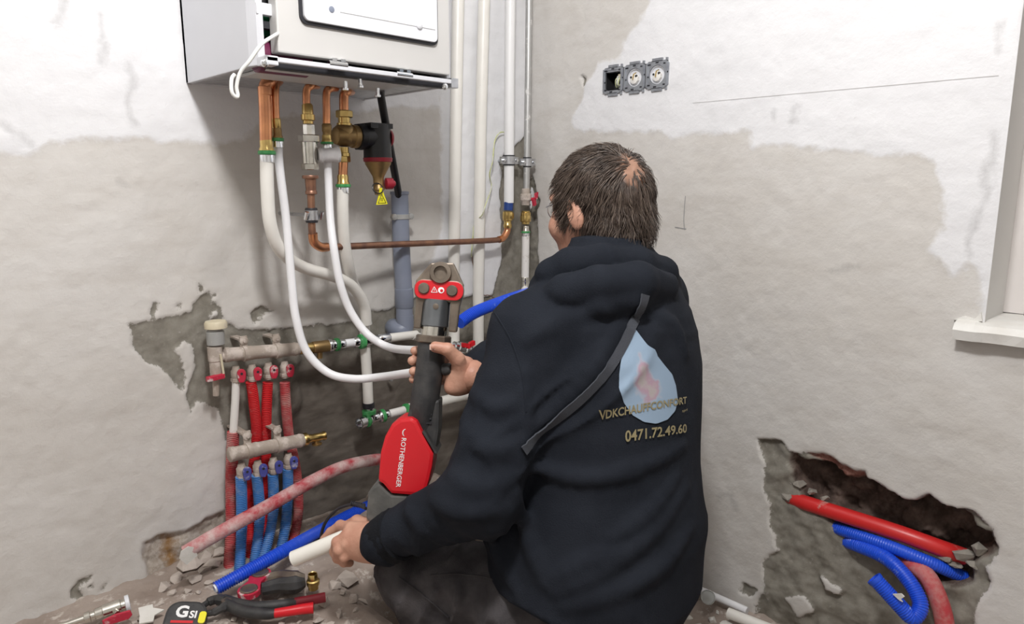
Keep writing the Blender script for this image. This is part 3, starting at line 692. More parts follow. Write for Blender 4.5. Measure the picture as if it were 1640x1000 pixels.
MB().lathe(fo + np.array([.030, -.006, 0]), (1, -.25, 0), [(0, .020), (.004, .019), (.0075, .014), (.008, .006)], 20).build('red_badge', 'darkred', T)
MB().lathe(fo + np.array([0, 0, -.046]), DN, [(0, .0335), (.001, .0345), (.009, .0335), (.010, .031)], 28).build('red_band', 'darkred', T)
MB().lathe(fo + np.array([0, 0, -.055]), DN, [(0, .031), (.006, .030), (.034, .014), (.040, .0125), (.058, .0125), (.060, .014), (.066, .014), (.067, .010), (.076, .010), (.078, .006)], 24).build('cone', 'oldbrass', T)
q = fo + np.array([.014, -.006, -.106]); MB().lathe(q, (1, -.25, 0), [(0, .006), (.002, .0135), (.018, .0135), (.019, .008), (.024, .007), (.026, .004)], 12).build('drain_cap', 'darkred', T)
MB().tube([fo + np.array([.014 * math.cos(a_), -.010 + .010 * math.sin(a_) * .4, -.117 + .012 * math.sin(a_)]) + np.array([-.012, -.004, 0]) for a_ in np.linspace(0, 6.28, 17)], .0016, 6, caps=False).build('tag_loop', 'black', T)
q = fo + np.array([-.003, -.013, -.128]); tg = MB(); tg.prism([(-.004, .012), (.006, .012), (.0065, 0), (.017, -.026), (-.015, -.027), (-.0055, 0)], q, (1, 0, 0), (0, 0, 1), (0, -1, 0), .0012); tgo = tg.build('warning_tag', 'yellow', T, smooth=False)
tr = MB()
P3 = [np.array(a_) for a_ in ((-.010, 0, -.0235), (.012, 0, -.023), (.0012, 0, -.003))]
for i in range(3): tr.tube([q + P3[i] + np.array([0, -.0015, 0]), q + P3[(i + 1) % 3] + np.array([0, -.0015, 0])], .0007, 6)
tr.tube([q + np.array([-.001, -.0015, -.019]), q + np.array([-.001, -.0015, -.012]), q + np.array([.003, -.0015, -.012]), q + np.array([.003, -.0015, -.019])], .0007, 6)
tr.build('warning_triangle', 'black', tgo)

# condensate hose and grey drain pipe
T = thing('condensate_hose', 'black rubber hose running from the boiler into the grey drain pipe', 'hose', PL(640, 330, .06))
MB().tube(spline([PL(608, 140, .15), PL(611, 160, .135), PL(618, 200, .12), PL(629, 260, .09), PL(638, 310, .055), PL(640, 330, .045)], 8), .0095, 14).build('hose', 'black', T)
T = thing('drain_pipe', 'blue-grey plastic drain pipe with an elbow into the cement', 'pipe', PL(645, 520, .04))
dp = [PL(640, 310, .042), PL(643, 400, .042), PL(647, 470, .042), PL(648, 520, .042)]
MB().tube(spline(dp, 6), .0225, 22).build('pipe', 'greypvc', T)
MB().lathe(PL(640, 312, .042), -DN, [(0, .0225), (.001, .0245), (.008, .0245), (.009, .018)], 22).build('rim', 'greypvc', T)
MB().lathe(PL(647, 462, .042), DN, [(0, .0225), (.001, .025), (.05, .025), (.052, .0235)], 22).build('socket', 'greypvc', T)
MB().tube(spline([PL(648, 505, .042), PL(648, 524, .042), PL(641, 529, .038), PL(632, 526, .018), PL(628, 523, -.02)], 6), [.0235] * 25, 22).build('elbow', 'greypvc', T)
p = PL(641, 347, .042)
cl = MB(); cl.lathe(p + np.array([0, 0, .006]), DN, [(0, .0228), (.001, .0245), (.012, .0245), (.013, .0228)], 22)
for s in (-1, 1): cl.lathe(p + np.array([s * .026, -.004, 0]), (0, -1, 0), [(0, .008), (.010, .008), (.011, .006)], 10)
cl.build('clip', 'greyplast', T)

# ================================================================== risers on the wall
for (xa, ya, xb, yb), r, off, lab, nm, mm in (((735, -60, 727, 548), .0165, .024, 'plain cream riser pipe standing close beside the boiler', 'riser_pipe', 'cream'),
                                       ((777, -60, 766, 830), .0165, .024, 'plain cream riser pipe with a wire hanging along it', 'riser_pipe', 'cream')):
    tag(MB().tube([PL(xa, ya, off), PL(730 if xa < 750 else 770, 200, off), PL(xb, 420 if xa < 750 else 470, off), PL(xb, yb, off)], r, 20).build(nm, mm), lab, 'pipe', None)
T = thing('capped_riser', 'white painted riser pipe with bare blue end at the brass coupling', 'pipe', PL(814, 335, .045))
MB().tube([PL(818, -60, .045), PL(816, 120, .045), PL(815, 325, .045)], .0148, 20).build('white_pipe', 'painted', T)
MB().tube([PL(815, 318, .045), PL(814, 337, .045)], .0140, 20).build('blue_end', mat('blue_pipe_coating', (.015, .05, .22), .4), T)
T = thing('water_riser', 'thin galvanised water pipe in the corner with red valve and press fittings', 'pipe', PL(843, 470, .045))
og = .045
MB().tube([PL(848, -60, og), PL(846, 120, og), PL(843, 306, og)], .0098, 16).build('galvanised_pipe', mat('galvanised_pipe', (.50, .50, .49), .45, .6, dirt=((.75, .74, .72), 30, .56)), T)
mb = MB(); mb.lathe(PL(842, 302, og), DN, [(0, .011), (.003, .0125), (.015, .013), (.018, .017), (.034, .0175), (.040, .013), (.05, .0125)], 16); vb = mb.build('valve_body', 'manifold', T)
p = PL(846, 319, og); hb = MB(); hb.tube([p + np.array([0, -.010, 0]), p + np.array([.004, -.022, 0])], .005, 8)
for s in (-1, 1): hb.obox(p + np.array([.005 + .004 * s, -.024, s * .009]), (.005, 0, .002), (0, .004, 0), (.002 * s, 0, .010))
hb.build('red_handle', 'lever_r', vb)
mb = MB(); mb.lathe(PL(842, 338, og), DN, [(0, .0125), (.004, .0125), (.005, .015), (.026, .0155), (.030, .0155), (.031, .012), (.04, .012)], 16); hexnut(mb, PL(842, 345, og), DN, .02, .0172); mb.build('brass_coupling', 'brass', T)
green_fit(PL(842, 362, og), DN, .0098, T, .032, metal='nickel')
MB().tube([PL(842, 378, og), PL(841, 448, og)], .0118, 16).build('white_pipe', 'dustwhite', T)
MB().lathe(PL(841, 444, og), DN, [(0, .0125), (.002, .0132), (.012, .0132), (.013, .0145), (.026, .0145), (.028, .0155), (.04, .0155), (.042, .011)], 16).build('press_fitting', 'nickel', T)
# double wall clamp
T = thing('double_pipe_clamp', 'twin galvanised clamp holding the white riser and the thin galvanised pipe', 'clamp', PL(830, 258, .03))
for px_, off, r in ((815, .045, .0148), (844.5, og, .0100)):
    p = PL(px_, 257 if px_ < 830 else 260, off)
    MB().lathe(p + np.array([0, 0, -.012]), -DN, [(0, r + .0005), (.001, r + .004), (.023, r + .004), (.024, r + .0005)], 18).build('band', 'steel', T)
    MB().lathe(p + np.array([0, 0, -.015]), -DN, [(0, r + .0004), (.0005, r + .0028), (.0295, r + .0028), (.03, r + .0004)], 18).build('rubber_lining', 'gasket', T)
    for s in (-1, 1):
        q = p + np.array([s * (r + .011), -.001, 0]); MB().obox(q, (.009, 0, 0), (0, .0035, 0), (0, 0, .010)).build('lug', 'steel', T, smooth=False)
        MB().tube([q + np.array([0, -.010, 0]), q + np.array([0, .008, 0])], .0042, 8).build('screw', 'chrome', T)
    MB().tube([p + np.array([0, r, 0]), np.array([p[0], .006, p[2]])], .004, 8).build('threaded_rod', 'steel', T)
# loose earth wire
tag(MB().tube(spline([PL(812, 212, .012), PL(800, 213, .014), PL(792, 228, .012), PL(789, 258, .03), PL(784, 280, .02), PL(787, 300, .012), PL(777, 330, .055), PL(772, 345, .05), PL(761, 355, .012), PL(757, 380, .012), PL(755, 412, .014)], 8), .0018, 8).build('earth_wire', 'ywire'), 'yellow-green earth wire winding down beside the risers', 'wire')
tag(MB().tube(spline([PL(756, 410, .015), PL(758, 425, .012), PL(765, 440, .012), PL(764, 455, .012), PL(774, 472, .012), PL(782, 473, .012), PL(792, 478, .01)], 8), .0012, 6).build('bare_wire', 'oldcopper'), 'thin dark bare wire dangling below the earth wire', 'wire')
# ================================================================== manifolds
def lever(p, m, parent, white=False):
    """dusty ball-valve under the bar: angled body plus a droplet lever facing the room"""
    p = np.array(p); vb = MB()
    vb.lathe(p + np.array([0, 0, .014]), DN, [(0, .0075), (.006, .0085), (.010, .0115), (.024, .0115), (.028, .0095), (.038, .0095)], 12)
    hexnut(vb, p + np.array([0, 0, -.012]), DN, .009, .0125)
    vb.lathe(p + np.array([.004, 0, -.001]), (.1, -.97, .1), [(0, .007), (.014, .007), (.016, .005)], 10)
    v_ = vb.build('valve_body', 'manifold', parent)
    u = unit((.97, -.24, 0)); n = unit((-.24, -.97, 0)); c = p + n * .011 + u * .009
    poly = [(.0095 * math.cos(a_), .0105 * math.sin(a_)) for a_ in np.linspace(-.25, math.pi + .25, 11)] + [(-.0085, -.012), (-.006, -.020), (.004, -.021), (.0085, -.012)]
    lv = MB().prism(poly, c, u, (0, 0, 1), n, .007).build('lever', m, v_, smooth=False, bevel=.0022)
    MB().lathe(c + n * .006, n, [(0, .003), (.0016, .003)], 8).build('screw', 'gasket', v_)
    return v_
def bar(parent, a, b, r):
    a, b = np.array(a), np.array(b); L_ = np.linalg.norm(b - a); d = (b - a) / L_; m = MB()
    m.lathe(a, d, [(0, r * .8), (.003, r * 1.08), (.012, r * 1.08), (.016, r), (L_ * .3, r * .98), (L_ * .32, r * 1.06), (L_ * .36, r * 1.06), (L_ * .38, r), (L_ * .68, r * .98), (L_ * .70, r * 1.06), (L_ * .75, r * 1.06), (L_ * .77, r), (L_ - .012, r), (L_ - .01, r * 1.06), (L_, r * .9)], 20)
    return m.build('bar', 'manifold', parent), d
def wall_bracket(parent, p, r, up):
    p = np.array(p); m = MB()
    m.lathe(p + np.array([-.006, 0, 0]), (1, 0, 0), [(0, r + .0005), (.0005, r + .0028), (.0115, r + .0028), (.012, r + .0005)], 20)
    m.obox(p + np.array([0, r * .2, up * .5 + r * .3]), (.008, 0, 0), (0, .0022, 0), (0, 0, up * .5))
    m.obox((p[0], p[1] / 2, p[2] + up - .004), (.008, 0, 0), (0, -p[1] / 2, 0), (0, 0, .002))
    m.lathe(p + np.array([0, r * .2, up - .006]), (0, -1, 0), [(0, .010), (.004, .010), (.006, .006)], 10)
    m.lathe(p + np.array([0, r * .2 - .006, up - .006]), (0, -1, 0), [(0, .004), (.003, .004)], 6)
    m.build('wall_bracket', 'manifold', parent)
ou, ol = .055, .092
T = thing('upper_manifold', 'plaster-dusted manifold with four red levers and an air vent at its end', 'manifold', PL(410, 600, ou))
ua, ub = PL(357, 569, ou), PL(478, 559, ou)
_, ud = bar(T, ua, ub, .0155)
for x, y in ((392, 566), (444, 562)): wall_bracket(T, PL(x, y, ou), .0155, .034)
ulev = [(378, 597), (404, 594), (430, 591), (456, 589)]
for x, y in ulev: lever(PL(x, y, ou), 'lever_r', T)
vx = PL(346, 575, ou)
MB().lathe(PL(347, 600, ou), -DN, [(-.004, .010), (0, .0135), (.030, .0135), (.032, .0155), (.062, .0155), (.064, .012)], 18).build('vent_body', 'manifold', T)
MB().tube([vx, ua + ud * .01], .010, 12).build('vent_neck', 'manifold', T)
MB().lathe(PL(346, 552, ou), -DN, [(0, .0165), (.001, .0185), (.029, .0185), (.031, .015), (.034, .015)], 20).build('vent_chamber', 'greyplast', T)
MB().lathe(PL(346, 526, ou), -DN, [(0, .020), (.001, .0235), (.012, .0235), (.016, .021), (.017, .01)], 20).build('vent_cap', 'capcream', T)
MB().tube([PL(346, 600, ou), PL(346, 634, ou)], [.0075, .0065], 12).build('drain_spout', 'manifold', T)
p = PL(345, 605, ou + .014); MB().obox(p, (.019, 0, .001), (0, .006, 0), (0, 0, .0055)).build('drain_lever', 'lever_r', T, smooth=False, bevel=.002)
MB().obox(PL(356, 586, ou + .018), (.0022, 0, .0), (0, .001, 0), (-.002, 0, .026)).build('vent_clip', 'capcream', T, smooth=False)

T = thing('lower_manifold', 'plaster-dusted manifold with four blue levers and a brass drain end', 'manifold', PL(425, 740, ol))
la, lb = PL(366, 729, ol), PL(486, 705, ol)
_, ldr = bar(T, la, lb, .0158)
for x, y in ((398, 722), (446, 713)): wall_bracket(T, PL(x, y, ol), .0158, .040)
llev = [(387, 753), (413, 748), (438, 743), (462, 736)]
for x, y in llev: lever(PL(x, y, ol), 'lever_b', T)
MB().lathe(lb - ldr * .002, ldr, [(0, .0145), (.004, .016), (.010, .016), (.011, .011), (.020, .011), (.022, .0095), (.052, .0095), (.054, .011), (.058, .011), (.059, .007)], 16).build('brass_drain', 'brass', T)
p = lb + ldr * .034; MB().lathe(p, DN, [(0, .007), (.014, .007), (.015, .012), (.018, .012), (.019, .006)], 14).build('drain_cap', 'oldbrass', T)

# ---- corrugated heating loops: each one a thing
def loop_tube(nm, lab, pts, r, mm, group=None, pitch=.0044, depth=.17):
    return tag(corrugated(spline(pts, 10), r, pitch, depth).build(nm, mm), lab, 'tube', group)
T = thing('sleeved_loop_pipe', 'white pipe dropping into a red corrugated sleeve below the first red lever', 'tube', PL(373, 690, .05))
MB().tube([PL(378, 608, ou), PL(377, 640, .052), PL(373, 705, .042)], .0088, 14).build('white_pipe', 'dustwhite', T)
corrugated(spline([PL(373.5, 692, .044), PL(371, 760, .038), PL(371, 830, .04), PL(369, 880, .06), PL(367, 925, .10)], 10), .0135, .0044, .17).build('red_sleeve', 'pinktube', T)
reds = [([(402, 612, ou), (406, 640, .05), (411, 700, .03), (404, 760, .024), (399, 800, .024), (401, 850, .04), (401, 920, .09)], 'red corrugated tube below the second red lever', 'redtube'),
        ([(429, 613, ou), (427, 650, .05), (426, 705, .03), (426, 760, .024), (426, 800, .024), (424, 850, .04), (418, 915, .09)], 'red corrugated tube below the third red lever', 'redtube'),
        ([(456, 613, ou), (458, 650, .05), (463, 700, .034), (474, 752, .030), (478, 812, .030), (473, 850, .05), (459, 905, .10), (452, 930, .12)], 'red corrugated tube below the fourth red lever, bowing out at the side', 'pinktube')]
for pts, lab, mm in reds: loop_tube('red_loop_tube', lab, [PL(*q) for q in pts], .0120, mm, 'red heating loop tubes')
blues = [([(386, 764, ol), (387, 800, .085), (387, 850, .085), (385, 890, .10), (383, 925, .13)], 'dusty blue corrugated tube below the first blue lever'),
         ([(411, 761, ol), (414, 790, .085), (416, 830, .085), (412, 870, .10), (404, 925, .13)], 'dusty blue corrugated tube below the second blue lever'),
         ([(437, 760, ol), (438, 790, .085), (437, 826, .088), (428, 872, .11), (414, 920, .14)], 'dusty blue corrugated tube below the third blue lever'),
         ([(461, 751, ol), (461, 785, .085), (459, 826, .088), (452, 870, .10), (438, 920, .13)], 'dusty blue corrugated tube below the fourth blue lever')]
for pts, lab in blues: loop_tube('blue_loop_tube', lab, [PL(*q) for q in pts], .0122, 'paleblue', 'blue heating loop tubes')
# dusty red tube reaching across in front of the loops
pp = spline([PL(296, 886, .13), PL(330, 866, .14), PL(380, 838, .145), (PL(440, 805, .145)), PL(500, 771, .14), PL(550, 748, .13), PL(600, 737, .11), PL(640, 737, .07), PL(668, 739, .0)], 10)
T = thing('plastered_red_tube', 'red tube caked in plaster arching across in front of the loop tubes', 'tube', PL(300, 890, .13))
MB().tube(resample(pp, .006), .0150, 16).build('tube', 'plasterred', T)
e0, e1 = np.array(pp[0]), np.array(pp[1]); dd = unit(e0 - e1)
MB().prism([(-.012, -.017), (.014, -.015), (.018, .004), (.010, .016), (-.006, .017), (-.016, .006)], e0 + np.array([.0, -.016, .002]), unit((.9, 0, .4)), unit((-.4, 0, .9)), (0, -1, .2), .002).build('torn_flap', 'chip', T, smooth=False)
# long blue corrugated tube lying over the rubble, white pipe inside
bl = spline([PZ(346, 943, .288), PZ(400, 913, .300), PZ(460, 880, .305), PL(520, 846, .09), PL(570, 820, .055), PL(600, 806, .02)], 10)
T = thing('blue_conduit', 'bright blue corrugated tube lying across the rubble, cut end showing white pipe', 'tube', bl[0])
corrugated(bl, .0145, .0048, .16, 16).build('corrugated_sleeve', 'bluetube', T)
d0 = unit(np.array(bl[0]) - np.array(bl[1])); c0 = np.array(bl[0])
MB().lathe(c0 - d0 * .02, d0, [(0, .0095), (.0235, .0095), (.0236, .0068), (.005, .0066)], 16).build('inner_pipe', 'white', T)
# blue tube by the corner, running up behind the man's shoulder
tag(corrugated(spline([PD(736, 517, 1.66), PD(760, 501, 1.70), PD(800, 485, 1.78), PD(835, 473, 1.90), PL(850, 468, .06)], 10), .0150, .0048, .16, 16).build('blue_conduit', 'bluetube'), 'short bright blue corrugated tube sloping up to the corner riser', 'tube')
T = thing('riser_offset_pipe', 'dusty pale pipe end lying at the foot of the corner riser', 'pipe', PL(836, 470, .05))
MB().tube([PL(841, 462, .05), PL(838, 470, .06), PL(822, 476, .075)], .011, 14).build('pipe_end', 'dustwhite', T)

# ================================================================== connection from the manifold to the cross and the drop pipe
oc = .05
def fit(parent, a, b, parts, nm='press_fitting'):
    """row of lathe rings from a to b; parts: (t0, t1, radius, material, name)"""
    a, b = np.array(a), np.array(b); d = b - a; L_ = np.linalg.norm(d); d = d / L_; out = []
    for t0, t1, r, mm, n_ in parts:
        h = (t1 - t0) * L_; e = min(.0015, h * .2)
        out.append(MB().lathe(a + d * t0 * L_, d, [(0, r * .93), (e, r), (h - e, r), (h, r * .93)], 18).build(n_, mm, parent))
    return out
T = thing('manifold_connector', 'brass and chrome press fittings with green rings joining the upper manifold', 'pipe fitting', PL(540, 560, oc))
a_, b_ = PL(478, 560, ou), PL(668, 536, oc + .02)
x_ = lambda px_: (px_ - 478) / 190.0
fit(T, a_, b_, [(x_(478), x_(500), .0125, 'brass', 'brass_nipple'), (x_(498), x_(522), .0145, 'oldbrass', 'brass_tee'), (x_(521), x_(526), .0165, 'chrome', 'collar'), (x_(525), x_(534), .0130, 'chrome', 'sleeve'),
                (x_(532), x_(537), .0165, 'green', 'green_ring'), (x_(536), x_(546), .0125, 'chrome', 'sleeve'), (x_(545), x_(564), .0105, 'white', 'white_stub'), (x_(560), x_(572), .0130, 'chrome', 'sleeve'),
                (x_(570), x_(577), .0190, 'green', 'green_ring'), (x_(576), x_(600), .0120, 'chrome', 'cross_body'), (x_(600), x_(619), .0135, 'chrome', 'sleeve'), (x_(617), x_(668), .0115, 'cream', 'cream_branch')])
MB().tube([PL(512, 560, oc), PL(512, 574, oc)], .007, 10).build('brass_outlet', 'oldbrass', T)
MB().tube([PL(660, 538, oc + .02), PL(700, 545, .05), PL(735, 560, .03)], .0115, 14).build('branch_pipe', 'cream', T)
T = thing('drop_pipe', 'straight cream drop pipe ending in a chrome press tee with one open mouth', 'pipe', PL(590, 650, oc))
MB().tube([PL(584, 519, oc), PL(585, 560, oc), PL(588, 605, oc), PL(590, 650, oc)], .0132, 18).build('cream_pipe', 'cream', T)
MB().lathe(PL(583, 535, oc), DN, [(0, .0138), (.001, .0160), (.020, .0160), (.021, .0138)], 18).build('sleeve', 'chrome', T)
MB().lathe(PL(584, 545, oc), DN, [(0, .0145), (.001, .0185), (.006, .0185), (.007, .0145)], 18).build('green_ring', 'green', T)
tc_ = PL(595, 671, oc)
MB().lathe(PL(590, 645, oc), DN, [(0, .0138), (.001, .0152), (.014, .0152), (.015, .0138)], 18).build('black_sleeve', 'gasket', T)
MB().lathe(PL(591, 657, oc), DN, [(0, .014), (.001, .0180), (.010, .0180), (.011, .014)], 18).build('green_ring', 'green', T)
MB().tube([PL(591, 650, oc), tc_], .0125, 16).build('tee_neck', 'chrome', T)
lm = PL(563, 683, oc + .012)
dl = unit(lm - tc_)
MB().lathe(tc_ - dl * .004, dl, [(0, .012), (.012, .012), (.013, .0165), (.016, .0165), (.018, .013), (.030, .013), (.031, .016), (.047, .0162), (.0472, .0125), (.030, .0120)], 20).build('tee_mouth', 'chrome', T)
MB().lathe(tc_ + dl * .013, dl, [(0, .015), (.001, .0178), (.006, .0178), (.007, .015)], 18).build('green_ring', 'green', T)
rb = PL(648, 657, oc + .01)
fit(T, tc_, rb, [(-.05, .25, .0118, 'chrome', 'tee_body'), (.22, .30, .0165, 'chrome', 'collar'), (.28, .38, .0178, 'green', 'green_ring'), (.36, .52, .0130, 'chrome', 'sleeve'), (.5, 1.0, .0112, 'dustwhite', 'white_stub')])
T = thing('branch_pipe', 'cream pipe with a green-ringed fitting passing behind the press tool', 'pipe', PL(700, 646, .06))
MB().lathe(rb, unit(PL(700, 645, .05) - rb), [(0, .0125), (.002, .0165), (.010, .0165), (.012, .013), (.03, .013)], 16).build('green_ring', 'green', T)
MB().tube([PL(652, 656, oc + .01), PL(704, 644, .05), PL(760, 630, .045), PL(800, 620, .045)], .0145, 16).build('cream_pipe', 'cream', T)
T = thing('butterfly_valve', 'small chrome valve with red butterfly handle behind the hand', 'valve', PL(745, 560, .06))
MB().lathe(PL(722, 553, .06), unit(PL(775, 566, .06) - PL(722, 553, .06)), [(0, .009), (.01, .009), (.012, .013), (.024, .013), (.026, .0165), (.05, .0165), (.052, .013), (.065, .013), (.067, .01), (.075, .01)], 16).build('body', 'chrome', T)
p = PL(750, 553, .085)
MB().tube([PL(748, 562, .07), p], .005, 8).build('stem', 'chrome', T)
hb = MB(); hb.lathe(p + np.array([0, 0, .003]), DN, [(0, .006), (.012, .007)], 10)
for s in (-1, 1): hb.obox(p + np.array([s * .013, 0, .002]), (.008, 0, .002 * s), (0, .006, 0), (0, 0, .006))
hb.build('handle', 'brightred', T)
tag(MB().lathe(PL(622, 606, -.004), (0, -1, 0), [(0, .004), (.012, .004), (.013, .007), (.016, .006)], 8).build('wall_screw', 'steel'), 'small screw left in the cement below the drain elbow', 'screw')

# ================================================================== pipes in the broken-out hole of the right wall
RPIP = 'plastic tubes in the wall hole'
tag(MB().tube(resample(spline([PR(1262, 796, -.03), PR(1290, 806, -.012), PR(1340, 822, -.008), PR(1436, 853, -.008), PR(1500, 876, -.02), PR(1545, 892, -.05)], 8), .008), .0178, 18).build('red_wall_tube', 'redpipe'), 'straight red tube lying in the wall hole above the blue ones', 'tube', RPIP)
tag(corrugated(spline([PR(1325, 840, -.04), PR(1345, 848, -.012), PR(1423, 875, .008), PR(1490, 902, -.005), PR(1545, 925, -.05)], 8), .0142, .005, .05, 16).build('blue_wall_tube', 'bluetube'), 'straight blue tube lying under the red tube in the wall hole', 'tube', RPIP)
up_ = spline([PR(1352, 866, -.03), PR(1375, 874, .005), PR(1420, 895, .025), PR(1455, 930, .040), PR(1474, 968, .055), PR(1462, 990, .075), PR(1440, 970, .085), PR(1417, 945, .090), PR(1401, 928, .092)], 10)
T = thing('bent_blue_tube', 'blue corrugated tube bent back in a hook out of the wall hole', 'tube', up_[-1], RPIP)
corrugated(up_, .0160, .0046, .08, 16).build('corrugated_sleeve', 'bluetube', T)
d0 = unit(np.array(up_[-1]) - np.array(up_[-2])); c0 = np.array(up_[-1])
MB().lathe(c0 - d0 * .006, d0, [(0, .016), (.006, .0168), (.009, .0165), (.0092, .0125), (-.02, .0118)], 18).build('open_mouth', 'bluetube', T)
MB().lathe(c0 - d0 * .026, d0, [(0, .0122), (.003, .0122)], 16).build('painted_mouth_shade', 'dark', T)  # near-black disc stands in for the shade deep in the tube
p = PR(1440, 958, .10); MB().prism([(-.012, .004), (.004, .012), (.010, .008), (.004, .0), (.008, -.005), (.002, -.004)], p, unit((0, -1, 0)), (0, 0, 1), (-1, 0, 0), .003).build('plaster_splash', 'chip', T, smooth=False)
tag(MB().tube(resample(spline([PR(1440, 893, -.03), PR(1462, 905, .0), PR(1486, 925, .012), PR(1503, 960, .02), PR(1513, 1000, .022), PR(1518, 1060, .02)], 8), .008), .0185, 18).build('red_wall_tube', 'pinktube'), 'dusty red tube curving down out of the wall hole', 'tube', RPIP)

# ================================================================== socket frames
back = MB(); r0, r1, z0, z1 = SR0 + .001, SR1 - .001, SZ0 - .003, SZ1 + .003
back.add([(-.001, -r0, z0), (-.001, -r1, z0), (-.001, -r1, z1), (-.001, -r0, z1), (.045, -r0, z0), (.045, -r1, z0), (.045, -r1, z1), (.045, -r0, z1)], [(4, 5, 6, 7), (0, 1, 5, 4), (1, 2, 6, 5), (2, 3, 7, 6), (3, 0, 4, 7)])
tag(back.build('flush_mounting_box', 'dark', smooth=False), 'dark flush box behind the three socket frames', 'box')
# PR-based centres, equal 71 mm pitch
cz = (SZ0 + SZ1) / 2
def frame_plate(y, parent, inner, rnd):
    m = MB(); h = .0345; hz = .0345; n = 24; x0, x1 = -.007, -.001
    out = []
    for k in range(n):
        a_ = 2 * math.pi * (k + .5) / n; c_, s_ = math.cos(a_), math.sin(a_); t = min(h / abs(c_) if abs(c_) > 1e-6 else 9, hz / abs(s_) if abs(s_) > 1e-6 else 9)
        out.append((c_ * t, s_ * t))
    inn = [(inner * math.cos(2 * math.pi * (k + .5) / n), inner * math.sin(2 * math.pi * (k + .5) / n)) for k in range(n)] if rnd else [(p_[0] * inner / h, p_[1] * inner / h) for p_ in out]
    V_ = [(x0, y + p_[0], cz + p_[1]) for p_ in out] + [(x0, y + p_[0], cz + p_[1]) for p_ in inn] + [(x1, y + p_[0], cz + p_[1]) for p_ in out] + [(x1, y + p_[0], cz + p_[1]) for p_ in inn]
    F_ = []
    for k in range(n):
        j = (k + 1) % n; F_ += [(k, j, n + j, n + k), (k, j, 2 * n + j, 2 * n + k), (n + k, n + j, 3 * n + j, 3 * n + k), (2 * n + k, 2 * n + j, 3 * n + j, 3 * n + k)]
    m.add(V_, F_)
    for s in (-1, 1):
        m.box((x0, y - .016, cz + s * .037 - .004), (x1, y + .016, cz + s * .037 + .004)); m.box((x0, y - .031, cz + s * .036 - .003), (x1, y - .026, cz + s * .036 + .004))
        m.box((x0 - .003, y + s * .030 - .002, cz - .030), (x0, y + s * .030 + .002, cz + .030))
    fr_ = m.build('frame_plate', 'socket', parent, smooth=False)
    for sy, sz in ((-.024, .026), (.0, .030), (.024, .026), (-.024, -.026), (.005, -.030), (.025, -.025), (-.030, .004), (.029, -.004)):
        MB().box((x0 - .0008, y + sy - .0045, cz + sz - .0018), (x0 + .001, y + sy + .0045, cz + sz + .0018)).build('slot', 'gasket', fr_, smooth=False)
    return fr_
ys = [-(SR0 + .0355 + .0715 * i) for i in range(3)]
for i, (lab, full) in enumerate((('empty zinc socket frame with loose wires inside', 0), ('zinc socket frame with white socket insert next to the empty frame', 1), ('end zinc socket frame with white socket insert, farthest from the pipes', 1))):
    T = thing('socket_frame', lab, 'socket', (-.002, ys[i], cz - .035), 'bare socket frames on the plaster')
    frame_plate(ys[i], T, .024 if full else .0265, bool(full))
    if full:
        ins_ = MB().lathe((.004, ys[i], cz), (-1, 0, 0), [(0, .0225), (.002, .0232), (.008, .0232), (.0085, .0215), (.003, .0205), (.0029, .001)], 28).build('insert', 'plate', T)
        MB().lathe((.002, ys[i], cz - .004), (-1, 0, 0), [(0, .0135), (.010, .013), (.011, .011)], 9).build('claw_block', mat('pearly_plastic', (.82, .80, .76), .25), ins_)
        for sy, sz in ((-.008, .006), (.008, .004)): MB().lathe((-.006, ys[i] + sy, cz + sz - .003), (-1, 0, 0), [(0, .003), (.0045, .003)], 8).build('contact_hole', 'dark', ins_)
        MB().tube([(-.004, ys[i] - .004, cz + .012), (-.012, ys[i] - .002, cz + .008), (-.012, ys[i] + .001, cz - .006)], .0015, 6).build('earth_clip', 'brass', ins_)
    else:
        MB().box((-.006, ys[i] - .026, cz + .022), (.012, ys[i] + .026, cz + .026)).build('inner_lip', 'socket', T, smooth=False)
        for k, (dy, mm) in enumerate(((-.010, 'ywire'), (.0, 'wwire'), (.008, 'ywire'), (-.003, 'wwire'))):
            MB().tube(spline([(.036, ys[i] + dy, cz + .012), (.015, ys[i] + dy - .006, cz - .010 - .004 * k), (-.001, ys[i] + dy * .5 - .010, cz - .012 + .006 * k), (.006, ys[i] - .014, cz + .010)], 6), .0017, 6).build('wire', mm, T)
        MB().box((.004, ys[i] - .019, cz + .002), (.012, ys[i] - .010, cz + .016)).build('wire_connector', 'capcream', T, smooth=False)

# ================================================================== things on the floor
def on_floor(x, y, z): return PZ(x, y, z)
p0, p1 = PZ(1060, 916, .030), PZ(1197, 979, .030); p0[2] = .026; p1[2] = .030
for p_ in (p0, p1): p_[0] = min(p_[0], -.018)
tag(MB().tube([p0, (p0 + p1) / 2, p1], .0095, 16).build('thin_conduit', 'white'), 'thin white conduit lying on the floor along the wall', 'pipe')
q0, q1 = PZ(1170, 979, .034), PZ(1275, 1020, .034)
for p_ in (q0, q1): p_[0] = min(p_[0], -.022)
q0[0] -= .012; q1[0] -= .012
tag(MB().tube([q0, (q0 + q1) / 2, q1], .0135, 18).build('thick_conduit', 'cream'), 'thicker cream conduit lying on the floor against the thin one', 'pipe')
p = PZ(1134, 957, .045); n = unit(CAM - p); u = unit(np.cross((0, 0, 1), n)); v = np.cross(n, u)
T = thing('clear_pipe_cap', 'round frosted clear plastic cap leaning on the thin conduit', 'cap', p - np.array([0, 0, .02]))
MB().lathe(p, n, [(0, .0175), (.001, .0185), (.009, .0185), (.010, .0165), (.006, .0155), (.0058, .001)], 24).build('cap', 'clear', T)
